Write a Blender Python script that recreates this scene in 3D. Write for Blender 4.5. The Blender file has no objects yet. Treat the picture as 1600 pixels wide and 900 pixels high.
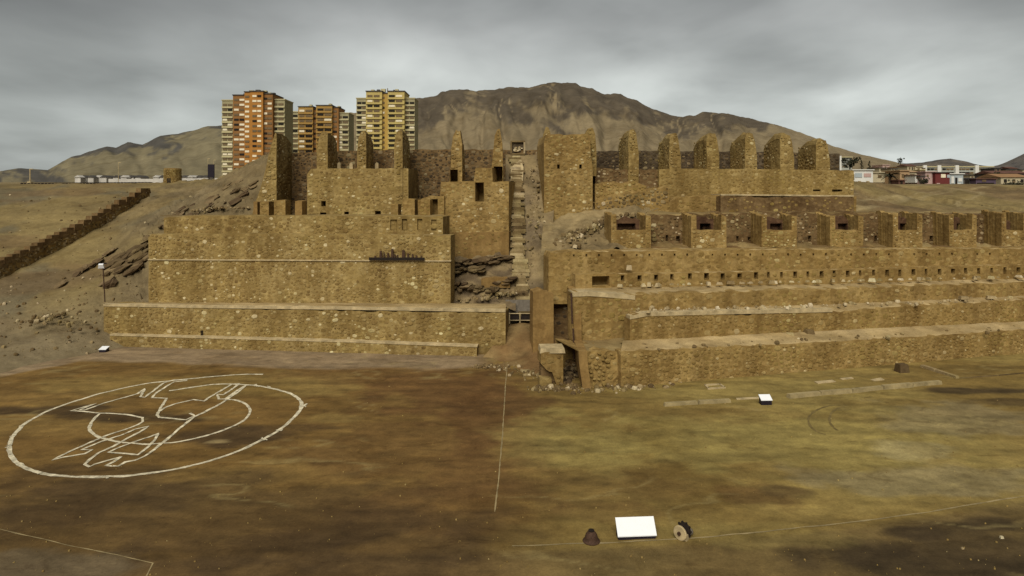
import bpy, bmesh, math, random
import numpy as np
from mathutils import Vector, Matrix, noise
random.seed(7); rng = np.random.default_rng(7)
SC = bpy.context.scene
COL = SC.collection

# ------------------------------------------------------------------ camera
F = 1042.0; EYE = 17.0; HY = 300.0          # focal length in photo pixels, eye height, horizon row
cam = bpy.data.cameras.new('camera'); cam_o = bpy.data.objects.new('camera', cam); COL.objects.link(cam_o)
cam_o.location = (0, 0, EYE); cam_o.rotation_euler = (math.pi/2, 0, 0)
cam.sensor_width = 36; cam.lens = 36*F/1600; cam.shift_y = -150/1600
cam.clip_start = 0.5; cam.clip_end = 20000
SC.camera = cam_o

# ------------------------------------------------------------------ light
SUN_EL, SUN_AZ = math.radians(45), math.radians(192)     # azimuth clockwise from +Y: behind and a little left of the camera
sun = bpy.data.lights.new('sun', 'SUN'); sun_o = bpy.data.objects.new('sun', sun); COL.objects.link(sun_o)
sun.energy = 1.5; sun.angle = math.radians(40); sun.color = (1, 0.95, 0.86)
sd = Vector((math.sin(SUN_AZ)*math.cos(SUN_EL), math.cos(SUN_AZ)*math.cos(SUN_EL), math.sin(SUN_EL)))
sun_o.rotation_euler = (-sd).to_track_quat('-Z', 'Y').to_euler()

W = bpy.data.worlds.new('World'); SC.world = W; W.use_nodes = True
nt = W.node_tree; N = nt.nodes; L = nt.links
bg = N['Background']; bg.inputs['Strength'].default_value = 0.1
sky = N.new('ShaderNodeTexSky'); sky.sky_type = 'NISHITA'; sky.sun_disc = False
sky.sun_elevation = SUN_EL; sky.sun_rotation = SUN_AZ
tc = N.new('ShaderNodeTexCoord'); sep = N.new('ShaderNodeSeparateXYZ'); L.new(tc.outputs['Generated'], sep.inputs[0])
def wm(op, a, b=None, c=None):
    n = N.new('ShaderNodeMath'); n.operation = op
    for i, v in enumerate((a, b, c)):
        if v is None: continue
        if isinstance(v, (int, float)): n.inputs[i].default_value = v
        else: L.new(v, n.inputs[i])
    return n.outputs[0]
zc = wm('MAXIMUM', sep.outputs[2], 0.0)
den = wm('ADD', zc, 0.16)
cmb = N.new('ShaderNodeCombineXYZ')
L.new(wm('DIVIDE', sep.outputs[0], den), cmb.inputs[0]); L.new(wm('DIVIDE', sep.outputs[1], den), cmb.inputs[1])
def cloud(scale, detail, loc, sx=1.0, dist=0.0):
    mp = N.new('ShaderNodeMapping'); mp.inputs['Scale'].default_value = (sx, 1, 1); mp.inputs['Location'].default_value = loc
    L.new(cmb.outputs[0], mp.inputs[0])
    n = N.new('ShaderNodeTexNoise'); n.inputs['Scale'].default_value = scale; n.inputs['Detail'].default_value = detail
    n.inputs['Roughness'].default_value = 0.5; n.inputs['Distortion'].default_value = dist
    L.new(mp.outputs[0], n.inputs[0]); return n.outputs[0]
c1 = cloud(0.55, 2, (3.1, 1.7, 0), 1.2, 0.2); c2 = cloud(1.5, 4, (8.3, 4.1, 0), 1.3, 0.2)
base = wm('ADD', wm('MULTIPLY', c1, 0.66), wm('MULTIPLY', c2, 0.34))
dt = N.new('ShaderNodeVectorMath'); dt.operation = 'DOT_PRODUCT'; L.new(tc.outputs['Generated'], dt.inputs[0]); dt.inputs[1].default_value = (0.13, 0.99, 0.0)
thin = N.new('ShaderNodeMapRange'); thin.interpolation_type = 'SMOOTHSTEP'; L.new(dt.outputs['Value'], thin.inputs[0])
for k_, v_ in ((1, 0.72), (2, 1.0), (3, 0.62), (4, 1.06)): thin.inputs[k_].default_value = v_
elev = N.new('ShaderNodeValToRGB'); L.new(zc, elev.inputs[0])
er = elev.color_ramp
er.elements[0].position = 0.0; er.elements[0].color = (0.47, 0.50, 0.485, 1)
er.elements[1].position = 1.0; er.elements[1].color = (0.24, 0.25, 0.25, 1)
for p, c in ((0.09, (0.50, 0.53, 0.505, 1)), (0.17, (0.43, 0.45, 0.43, 1)), (0.24, (0.31, 0.32, 0.31, 1)), (0.32, (0.185, 0.193, 0.19, 1))):
    e = er.elements.new(p); e.color = c
mod = wm('MULTIPLY', wm('MULTIPLY_ADD', base, 1.09, -0.105), thin.outputs[0])
mulc = N.new('ShaderNodeVectorMath'); mulc.operation = 'SCALE'; L.new(elev.outputs[0], mulc.inputs[0]); L.new(mod, mulc.inputs['Scale'])
s10 = N.new('ShaderNodeVectorMath'); s10.operation = 'SCALE'; L.new(mulc.outputs[0], s10.inputs[0]); s10.inputs['Scale'].default_value = 10.0
mx = N.new('ShaderNodeMix'); mx.data_type = 'RGBA'; mx.inputs['Factor'].default_value = 0.985
L.new(sky.outputs[0], mx.inputs['A']); L.new(s10.outputs[0], mx.inputs['B']); L.new(mx.outputs['Result'], bg.inputs['Color'])

SC.view_settings.view_transform = 'Standard'; SC.view_settings.look = 'None'
SC.view_settings.exposure = 1.38; SC.view_settings.gamma = 1.0

# ------------------------------------------------------------------ materials
def newmat(name):
    m = bpy.data.materials.new(name); m.use_nodes = True
    b = m.node_tree.nodes['Principled BSDF']; b.inputs['Roughness'].default_value = 0.95
    b.inputs['Specular IOR Level'].default_value = 0.15
    return m, m.node_tree.nodes, m.node_tree.links, b
def ramp(N, L, src, stops):
    r = N.new('ShaderNodeValToRGB'); L.new(src, r.inputs[0]); e = r.color_ramp.elements
    e[0].position, e[0].color = stops[0][0], (*stops[0][1], 1)
    e[1].position, e[1].color = stops[-1][0], (*stops[-1][1], 1)
    for p, c in stops[1:-1]:
        q = e.new(p); q.color = (*c, 1)
    return r.outputs[0]
def tex(N, L, coord, scale, detail=4, rough=0.6, dist=0.0):
    n = N.new('ShaderNodeTexNoise'); n.inputs['Scale'].default_value = scale; n.inputs['Detail'].default_value = detail
    n.inputs['Roughness'].default_value = rough; n.inputs['Distortion'].default_value = dist
    L.new(coord, n.inputs[0]); return n.outputs[0]
def mixc(N, L, a, b, f, mode='MIX'):
    m = N.new('ShaderNodeMix'); m.data_type = 'RGBA'; m.blend_type = mode
    for k, v in (('A', a), ('B', b), ('Factor', f)):
        if isinstance(v, (int, float)): m.inputs[k].default_value = v
        elif isinstance(v, tuple): m.inputs[k].default_value = (*v, 1)
        else: L.new(v, m.inputs[k])
    return m.outputs['Result']
def bump(N, L, h, b, strength, dist):
    n = N.new('ShaderNodeBump'); n.inputs['Strength'].default_value = strength; n.inputs['Distance'].default_value = dist
    L.new(h, n.inputs['Height']); L.new(n.outputs[0], b.inputs['Normal'])
def geo_pos(N): return N.new('ShaderNodeNewGeometry').outputs['Position']

def masonry(name, dark, mid, light, scale=2.3):
    m, N, L, b = newmat(name); p = geo_pos(N)
    v = N.new('ShaderNodeTexVoronoi'); v.inputs['Scale'].default_value = scale
    mp = N.new('ShaderNodeMapping'); mp.inputs['Scale'].default_value = (0.8, 0.8, 1.25); L.new(p, mp.inputs[0])
    wob = N.new('ShaderNodeVectorMath'); wob.operation = 'MULTIPLY_ADD'
    nz = N.new('ShaderNodeTexNoise'); nz.inputs['Scale'].default_value = 2.0; L.new(p, nz.inputs[0])
    L.new(nz.outputs['Color'], wob.inputs[0]); wob.inputs[1].default_value = (0.3, 0.3, 0.3); L.new(mp.outputs[0], wob.inputs[2])
    L.new(wob.outputs[0], v.inputs[0])
    sc = N.new('ShaderNodeSeparateColor'); L.new(v.outputs['Color'], sc.inputs[0])
    big = tex(N, L, p, 0.22, 5, 0.6); fine = tex(N, L, p, 3.5, 5, 0.7)
    c = ramp(N, L, big, [(0.30, dark), (0.5, mid), (0.68, light)])
    c2 = ramp(N, L, sc.outputs[0], [(0.0, dark), (0.45, mid), (0.85, light), (1.0, tuple(min(1, x*1.35) for x in light))])
    c = mixc(N, L, c, c2, 0.42)
    c = mixc(N, L, c, ramp(N, L, fine, [(0.25, (0.60,)*3), (0.6, (1.0,)*3), (0.8, (1.15,)*3)]), 0.8, 'MULTIPLY')
    # run-off streaks: noise drawn out along z
    mp2 = N.new('ShaderNodeMapping'); mp2.inputs['Scale'].default_value = (0.55, 0.55, 0.10); L.new(p, mp2.inputs[0])
    st = tex(N, L, mp2.outputs[0], 1.0, 4, 0.6)
    c = mixc(N, L, c, ramp(N, L, st, [(0.35, (0.62, 0.58, 0.52)), (0.55, (1, 1, 1)), (0.75, (1.12, 1.12, 1.05))]), 0.8, 'MULTIPLY')
    L.new(c, b.inputs['Base Color'])
    h = mixc(N, L, v.outputs['Distance'], fine, 0.55)
    bump(N, L, h, b, 0.55, 0.10)
    return m
def stone_mat(name, stops):
    m, N, L, b = newmat(name); p = geo_pos(N)
    oi = N.new('ShaderNodeObjectInfo'); g = N.new('ShaderNodeNewGeometry')
    a = N.new('ShaderNodeMath'); a.operation = 'ADD'; L.new(oi.outputs['Random'], a.inputs[0]); L.new(g.outputs['Random Per Island'], a.inputs[1])
    f = N.new('ShaderNodeMath'); f.operation = 'FRACT'; L.new(a.outputs[0], f.inputs[0])
    c = ramp(N, L, f.outputs[0], stops)
    fine = tex(N, L, p, 5.0, 4, 0.7)
    c = mixc(N, L, c, ramp(N, L, fine, [(0.3, (0.62,)*3), (0.6, (1.05,)*3)]), 0.8, 'MULTIPLY')
    mp2 = N.new('ShaderNodeMapping'); mp2.inputs['Scale'].default_value = (0.55, 0.55, 0.10); L.new(p, mp2.inputs[0])
    st = tex(N, L, mp2.outputs[0], 1.0, 4, 0.6)
    c = mixc(N, L, c, ramp(N, L, st, [(0.35, (0.66, 0.62, 0.56)), (0.55, (1, 1, 1))]), 0.8, 'MULTIPLY')
    big = tex(N, L, p, 0.16, 4, 0.6)
    c = mixc(N, L, c, ramp(N, L, big, [(0.32, (0.80, 0.76, 0.72)), (0.5, (1, 1, 1)), (0.66, (1.02, 1.08, 0.95))]), 0.9, 'MULTIPLY')
    L.new(c, b.inputs['Base Color']); bump(N, L, fine, b, 0.6, 0.06)
    return m
def earth(name, s_big, s_fine, bd, crisp=0.0):
    m, N, L, b = newmat(name); p = geo_pos(N)
    at = N.new('ShaderNodeVertexColor'); at.layer_name = 'Col'
    n1 = tex(N, L, p, s_big, 9, 0.68, 0.6); n2 = tex(N, L, p, s_fine, 8, 0.75)
    c = mixc(N, L, at.outputs[0], ramp(N, L, n1, [(0.3, (0.72, 0.68, 0.60)), (0.5, (1, 1, 1)), (0.7, (1.18, 1.18, 1.14))]), 0.9, 'MULTIPLY')
    c = mixc(N, L, c, ramp(N, L, n2, [(0.28, (0.70, 0.68, 0.64)), (0.5, (1, 1, 1)), (0.72, (1.2, 1.2, 1.2))]), 0.75, 'MULTIPLY')
    if crisp:                                # sharp-edged scuffs and crusts in the trodden dirt
        mp = N.new('ShaderNodeMapping'); mp.inputs['Scale'].default_value = (.55, 1.1, 1); L.new(p, mp.inputs[0])
        n3 = tex(N, L, mp.outputs[0], 0.55, 10, 0.72, 1.2); n4 = tex(N, L, p, 7.0, 6, 0.8)
        c = mixc(N, L, c, ramp(N, L, n3, [(0.36, (0.66, 0.62, 0.58)), (0.43, (0.95, 0.94, 0.92)), (0.56, (1, 1, 1)), (0.63, (1.22, 1.22, 1.16))]), crisp, 'MULTIPLY')
        c = mixc(N, L, c, ramp(N, L, n4, [(0.3, (0.72, 0.70, 0.68)), (0.5, (1, 1, 1)), (0.7, (1.25, 1.25, 1.22))]), crisp, 'MULTIPLY')
    L.new(c, b.inputs['Base Color']); bump(N, L, mixc(N, L, n1, n2, 0.5), b, 0.7, bd)
    return m
def plain(name, col, rough=0.8, var=0.25, scale=3.0, metal=0.0):
    m, N, L, b = newmat(name); p = geo_pos(N)
    n = tex(N, L, p, scale, 5, 0.65)
    c = mixc(N, L, col, ramp(N, L, n, [(0.3, (1-var,)*3), (0.7, (1+var*0.5,)*3)]), 1.0, 'MULTIPLY')
    L.new(c, b.inputs['Base Color']); b.inputs['Roughness'].default_value = rough; b.inputs['Metallic'].default_value = metal
    return m

M = {}
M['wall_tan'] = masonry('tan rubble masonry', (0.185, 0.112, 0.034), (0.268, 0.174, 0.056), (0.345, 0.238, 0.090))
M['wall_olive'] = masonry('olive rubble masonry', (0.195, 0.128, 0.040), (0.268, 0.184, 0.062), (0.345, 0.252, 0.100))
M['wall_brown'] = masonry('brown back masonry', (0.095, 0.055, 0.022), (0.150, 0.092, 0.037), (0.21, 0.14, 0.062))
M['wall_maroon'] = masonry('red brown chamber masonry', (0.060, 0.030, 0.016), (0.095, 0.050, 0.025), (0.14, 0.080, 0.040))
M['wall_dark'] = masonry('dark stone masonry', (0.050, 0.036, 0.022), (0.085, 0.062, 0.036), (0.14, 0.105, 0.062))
M['plaster'] = masonry('smooth brown render', (0.190, 0.112, 0.036), (0.245, 0.150, 0.050), (0.285, 0.182, 0.064), 0.9)
M['stone_cream'] = stone_mat('mixed cream and tan stone', [(0.0, (0.175, 0.112, 0.038)), (0.2, (0.24, 0.160, 0.054)), (0.60, (0.275, 0.188, 0.066)), (0.82, (0.325, 0.236, 0.095)), (0.92, (0.41, 0.32, 0.148)), (1.0, (0.60, 0.50, 0.29))])
M['stone_tan'] = stone_mat('mixed tan stone', [(0.0, (0.205, 0.134, 0.042)), (0.3, (0.248, 0.165, 0.052)), (0.75, (0.285, 0.195, 0.066)), (0.95, (0.345, 0.250, 0.098)), (1.0, (0.46, 0.36, 0.18))])
M['stone_dark'] = stone_mat('dark brown stone', [(0.0, (0.045, 0.030, 0.017)), (0.5, (0.10, 0.068, 0.034)), (0.85, (0.16, 0.112, 0.055)), (1.0, (0.30, 0.23, 0.13))])
M['stone_pale'] = stone_mat('pale stone', [(0.0, (0.26, 0.19, 0.09)), (0.5, (0.42, 0.33, 0.18)), (1.0, (0.60, 0.51, 0.34))])
M['stone_step'] = stone_mat('worn step stone', [(0.0, (0.20, 0.145, 0.066)), (0.6, (0.29, 0.215, 0.105)), (1.0, (0.42, 0.33, 0.175))])
M['stone_rubble'] = stone_mat('rubble stone', [(0.0, (0.10, 0.066, 0.030)), (0.5, (0.19, 0.132, 0.058)), (0.85, (0.29, 0.215, 0.105)), (1.0, (0.52, 0.42, 0.26))])
M['rock_grey'] = stone_mat('grey brown rock', [(0.0, (0.080, 0.051, 0.026)), (0.6, (0.135, 0.092, 0.045)), (1.0, (0.20, 0.142, 0.072))])
M['capping'] = plain('weathered pale mortar capping', (0.43, 0.335, 0.18), 0.9, 0.45, 1.2)
M['earth'] = earth('packed earth', 0.16, 1.6, 0.06, 0.75)
M['hill'] = earth('stony hillside earth', 0.22, 1.3, 0.25, 0.6)
M['mountain'] = earth('bare mountain ground', 0.012, 0.06, 3.0, 0.0)
M['chalk'] = plain('white lime line', (0.62, 0.55, 0.38), 0.95, 0.7, 2.2)
M['kerb'] = plain('dusty kerb stone', (0.30, 0.235, 0.115), .95, .5, 1.0)
M['chalk_dim'] = plain('dusty pale line', (0.28, 0.215, 0.105), 0.95, 0.5, 0.8)
M['white'] = plain('white sign face', (0.74, 0.75, 0.75), 0.4, 0.03)
M['black'] = plain('dark sign body', (0.018, 0.014, 0.02), 0.5)
M['rust'] = plain('rusted iron', (0.075, 0.042, 0.026), 0.75, 0.5, 9.0, 0.3)
M['rust_black'] = plain('blackened iron', (0.020, 0.014, 0.010), 0.8, 0.4, 5.0)
M['pole'] = plain('grey pole metal', (0.25, 0.22, 0.17), 0.5)
M['grey_concrete'] = plain('grey concrete', (0.165, 0.14, 0.105), 0.9, 0.3)

# ------------------------------------------------------------------ helpers
def P(px, py, Y): return Vector(((px-800)/F*Y, Y, EYE-(py-HY)/F*Y))
def G(px, py, z=0.0):
    Y = (EYE-z)*F/(py-HY); return Vector(((px-800)/F*Y, Y, z))
def nz(x, y, z=0.0): return noise.noise((x, y, z))
def fb(x, y, z=0.0, o=4): return noise.fractal((x, y, z), 1.0, 2.0, o)

def props(o, label=None, cat=None, group=None, kind=None):
    if label: o['label'] = label
    if cat: o['category'] = cat
    if group: o['group'] = group
    if kind: o['kind'] = kind
    return o
def empty(name, loc, label, cat, group=None):
    o = bpy.data.objects.new(name, None); o.location = loc; o.empty_display_size = 0.5; COL.objects.link(o)
    return props(o, label, cat, group)
def mobj(name, verts, faces, mat, parent=None, weld=False, smooth=False, cols=None, loc=None):
    """mesh object from world-space vertices; its origin is its parent's, or its own base centre"""
    v = np.asarray([tuple(q) for q in verts], dtype=float).reshape(-1, 3)
    if parent is not None:
        wl = np.array(parent_world(parent))
    elif loc is not None: wl = np.array(loc, dtype=float)
    else: wl = np.array([(v[:, 0].min()+v[:, 0].max())/2, (v[:, 1].min()+v[:, 1].max())/2, v[:, 2].min()])
    v = v-wl
    me = bpy.data.meshes.new(name); me.from_pydata(v.tolist(), [], [list(f) for f in faces])
    if weld:
        bm = bmesh.new(); bm.from_mesh(me); bmesh.ops.remove_doubles(bm, verts=bm.verts, dist=1e-4)
        bmesh.ops.dissolve_degenerate(bm, edges=bm.edges, dist=1e-5)
        bmesh.ops.recalc_face_normals(bm, faces=bm.faces); bm.to_mesh(me); bm.free()
    if cols is not None:
        ca = me.color_attributes.new('Col', 'FLOAT_COLOR', 'POINT')
        a = np.ones((len(verts), 4)); a[:, :3] = cols; ca.data.foreach_set('color', a.ravel())
    if smooth: me.polygons.foreach_set('use_smooth', [True]*len(me.polygons))
    me.materials.append(mat)
    o = bpy.data.objects.new(name, me); COL.objects.link(o)
    if parent is not None: o.parent = parent
    else: o.location = wl
    return o
def parent_world(p):
    l = Vector(p.location)
    while p.parent is not None:
        p = p.parent; l += Vector(p.location)
    return l

class MB:                                   # small mesh collector in world space
    def __init__(s): s.v = []; s.f = []
    def add(s, v, f):
        n = len(s.v); s.v += [tuple(q) for q in v]; s.f += [tuple(i+n for i in q) for q in f]; return s
    def box(s, c, size, rz=0.0, taper=1.0, tilt=0.0):
        x, y, z = (d/2 for d in size); cr, sr = math.cos(rz), math.sin(rz); v = []
        for dz in (-1, 1):
            t = taper if dz > 0 else 1.0
            for dx, dy in ((-1, -1), (1, -1), (1, 1), (-1, 1)):
                lx, ly, lz = dx*x*t, dy*y*t, dz*z
                if tilt: ly, lz = ly*math.cos(tilt)-lz*math.sin(tilt), ly*math.sin(tilt)+lz*math.cos(tilt)
                v.append((c[0]+lx*cr-ly*sr, c[1]+lx*sr+ly*cr, c[2]+lz))
        return s.add(v, [(3, 2, 1, 0), (4, 5, 6, 7), (0, 1, 5, 4), (1, 2, 6, 5), (2, 3, 7, 6), (3, 0, 4, 7)])
    def lathe(s, c, prof, n=20, axis='z'):
        v = []; f = []
        for r, h in prof:
            for k in range(n):
                a = 2*math.pi*k/n; q = (r*math.cos(a), r*math.sin(a), h)
                if axis == 'x': q = (h, q[0], q[1])
                if axis == 'y': q = (q[0], h, q[1])
                v.append((c[0]+q[0], c[1]+q[1], c[2]+q[2]))
        for i in range(len(prof)-1):
            for k in range(n):
                a, b = i*n+k, i*n+(k+1) % n
                f.append((a, b, b+n, a+n))
        f.append(tuple(range(n))[::-1]); f.append(tuple((len(prof)-1)*n+k for k in range(n)))
        return s.add(v, f)
    def tube(s, a, b, r, n=8):
        a, b = Vector(a), Vector(b); d = (b-a).normalized(); u = d.orthogonal().normalized(); w = d.cross(u); v = []
        for q in (a, b):
            for k in range(n):
                t = 2*math.pi*k/n; v.append(q+u*(r*math.cos(t))+w*(r*math.sin(t)))
        return s.add(v, [(k, (k+1) % n, n+(k+1) % n, n+k) for k in range(n)]+[tuple(range(n))[::-1], tuple(range(n, 2*n))])
    def build(s, name, mat, parent=None, **k): return mobj(name, s.v, s.f, mat, parent, **k)

# --- stones -----------------------------------------------------------------
STONE_V = []
def make_variants(K=12):
    for k in range(K):
        n = random.choice((7, 8, 8, 9)); ang = [2*math.pi*(i+random.uniform(-.28, .28))/n for i in range(n)]
        sq = random.uniform(2.2, 4.0)
        rad = []
        for a in ang:
            c, s_ = abs(math.cos(a)), abs(math.sin(a)); rr = (c**sq+s_**sq)**(-1/sq)
            rad.append(0.47*rr*random.uniform(.86, 1.05))
        v = []
        for y, q in ((0.6, 1.0), (-0.25, 0.98), (-0.85, random.uniform(.68, .82))):
            for a, r in zip(ang, rad): v.append((r*q*math.cos(a), y+random.uniform(-.12, .12)*(y < 0), r*q*math.sin(a)))
        v.append((random.uniform(-.06, .06), -1.0, random.uniform(-.06, .06)))
        f = []
        for i in range(2):
            for j in range(n):
                a, b = i*n+j, i*n+(j+1) % n; f.append((a, b, b+n, a+n))
        for j in range(n): f.append((2*n+j, 2*n+(j+1) % n, 3*n))
        STONE_V.append((np.array(v), f))
make_variants()
_mesh_cache = {}
def stone_mesh(k, mat):
    if (k, mat.name) not in _mesh_cache:
        v, f = STONE_V[k]; me = bpy.data.meshes.new('stone'); me.from_pydata(v.tolist(), [], f); me.materials.append(mat)
        _mesh_cache[(k, mat.name)] = me
    return _mesh_cache[(k, mat.name)]

def pack(inside, s0, s1, z0, z1, passes):
    """dart throwing, big stones first; returns (s, z, w, h)"""
    cell = 0.7; grid = {}; out = []
    area = max(0.01, (s1-s0)*(z1-z0))
    for lo, hi, dens in passes:
        for _ in range(int(area*dens)):
            s = random.uniform(s0, s1); z = random.uniform(z0, z1)
            h = random.uniform(lo, hi); w = h*random.uniform(1.05, 1.75)
            if not (inside(s-w*.42, z-h*.42) and inside(s+w*.42, z-h*.42) and inside(s-w*.42, z+h*.42) and inside(s+w*.42, z+h*.42)): continue
            gi, gj = int(s//cell), int(z//cell); ok = True
            for a in range(gi-3, gi+4):
                for b in range(gj-2, gj+3):
                    for (s2, z2, w2, h2) in grid.get((a, b), ()):
                        dx = (s-s2)/((w+w2)*.5); dz = (z-z2)/((h+h2)*.5)
                        if abs(dx) < .97 and abs(dz) < .97 and dx*dx+dz*dz < 1.15: ok = False; break
                    if not ok: break
                if not ok: break
            if ok:
                grid.setdefault((gi, gj), []).append((s, z, w, h)); out.append((s, z, w, h))
    return out

PASS = {'coarse': [(0.38, 0.54, 0.9), (0.29, 0.38, 6), (0.22, 0.34, 16), (0.14, 0.22, 30)],
        'mid':    [(0.42, 0.62, 0.8), (0.28, 0.42, 7), (0.17, 0.28, 24)],
        'fine':   [(0.3, 0.5, 4), (0.2, 0.32, 16)],
        'sparse': [(0.4, 0.65, 0.7), (0.25, 0.42, 4.0)],
        'scant':  [(0.35, 0.6, 0.35), (0.22, 0.34, 1.6)]}

def lay_stones(parent, A, d, nrm, inside, s0, s1, z0, z1, style, mat, proud, wmin, cap=300):
    """stones proud of the plane through A along unit vector d (plan), outward normal nrm"""
    st = pack(inside, s0, s1, z0, z1, PASS[style])
    st.sort(key=lambda q: -q[2]*q[3])
    if d[0]*nrm[1]-d[1]*nrm[0] > 0: A = Vector(A)+Vector(d)*(s0+s1); d = -Vector(d); inside0 = inside; inside = lambda s, z: inside0(s0+s1-s, z)
    rz = math.atan2(d[1], d[0]); pw = parent_world(parent); ni = 0; big = MB(); rest_v = []; rest_f = []; n0 = 0
    cr, sr = math.cos(rz), math.sin(rz)
    for (s, z, w, h) in st:
        k = random.randrange(len(STONE_V)); pr = proud*random.uniform(.25, 1.0)
        x = A[0]+d[0]*s; y = A[1]+d[1]*s
        dv = 0.06*nz(x*.8, y*.8, z*.8)
        x -= nrm[0]*dv*0; y -= nrm[1]*dv*0
        if w >= wmin and ni < cap:
            o = bpy.data.objects.new('stone', stone_mesh(k, mat)); COL.objects.link(o); o.parent = parent
            o.location = (x-pw[0], y-pw[1], z-pw[2]); o.scale = (w, pr, h); o.rotation_euler = (0, random.uniform(-.18, .18), rz); ni += 1
        else:
            v, f = STONE_V[k]; q = v*np.array((w, pr, h)); a = random.uniform(-.2, .2); ca, sa = math.cos(a), math.sin(a)
            q2 = np.stack([q[:, 0]*ca+q[:, 2]*sa, q[:, 1], -q[:, 0]*sa+q[:, 2]*ca], 1)
            q3 = np.stack([x+q2[:, 0]*cr-q2[:, 1]*sr, y+q2[:, 0]*sr+q2[:, 1]*cr, z+q2[:, 2]], 1)
            rest_v.append(q3); rest_f += [tuple(i+n0 for i in t) for t in f]; n0 += len(q3)
    if rest_v:
        o = mobj('small_stones', np.concatenate(rest_v), rest_f, mat, parent); o['kind'] = 'stuff'

# --- walls ------------------------------------------------------------------
class Line:
    """a wall's front line on the plan, through two points given as (photo column, distance)"""
    def __init__(s, a, b):
        s.A = Vector(((a[0]-800)/F*a[1], a[1])); B = Vector(((b[0]-800)/F*b[1], b[1]))
        s.d = (B-s.A).normalized(); s.n = Vector((s.d.y, -s.d.x))      # outward: towards the camera side
        if s.n.y > 0: s.n = -s.n
    def s_at(s, px):
        k = (px-800)/F; return (k*s.A.y-s.A.x)/(s.d.x-k*s.d.y)
    def xy(s, q): return s.A+s.d*q
    def Y(s, px): return s.xy(s.s_at(px)).y
    def sz(s, px, py):
        q = s.s_at(px); return q, EYE-(py-HY)/F*s.xy(q).y
    def P(s, px, py, back=0.0):
        q, z = s.sz(px, py); p = s.xy(q)-s.n*back; return Vector((p.x, p.y, z))
def interp(pts, q):
    if q <= pts[0][0]: return pts[0][1]
    for (a, b), (c, e) in zip(pts, pts[1:]):
        if q <= c: return b+(e-b)*(q-a)/max(1e-6, c-a)
    return pts[-1][1]

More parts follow.
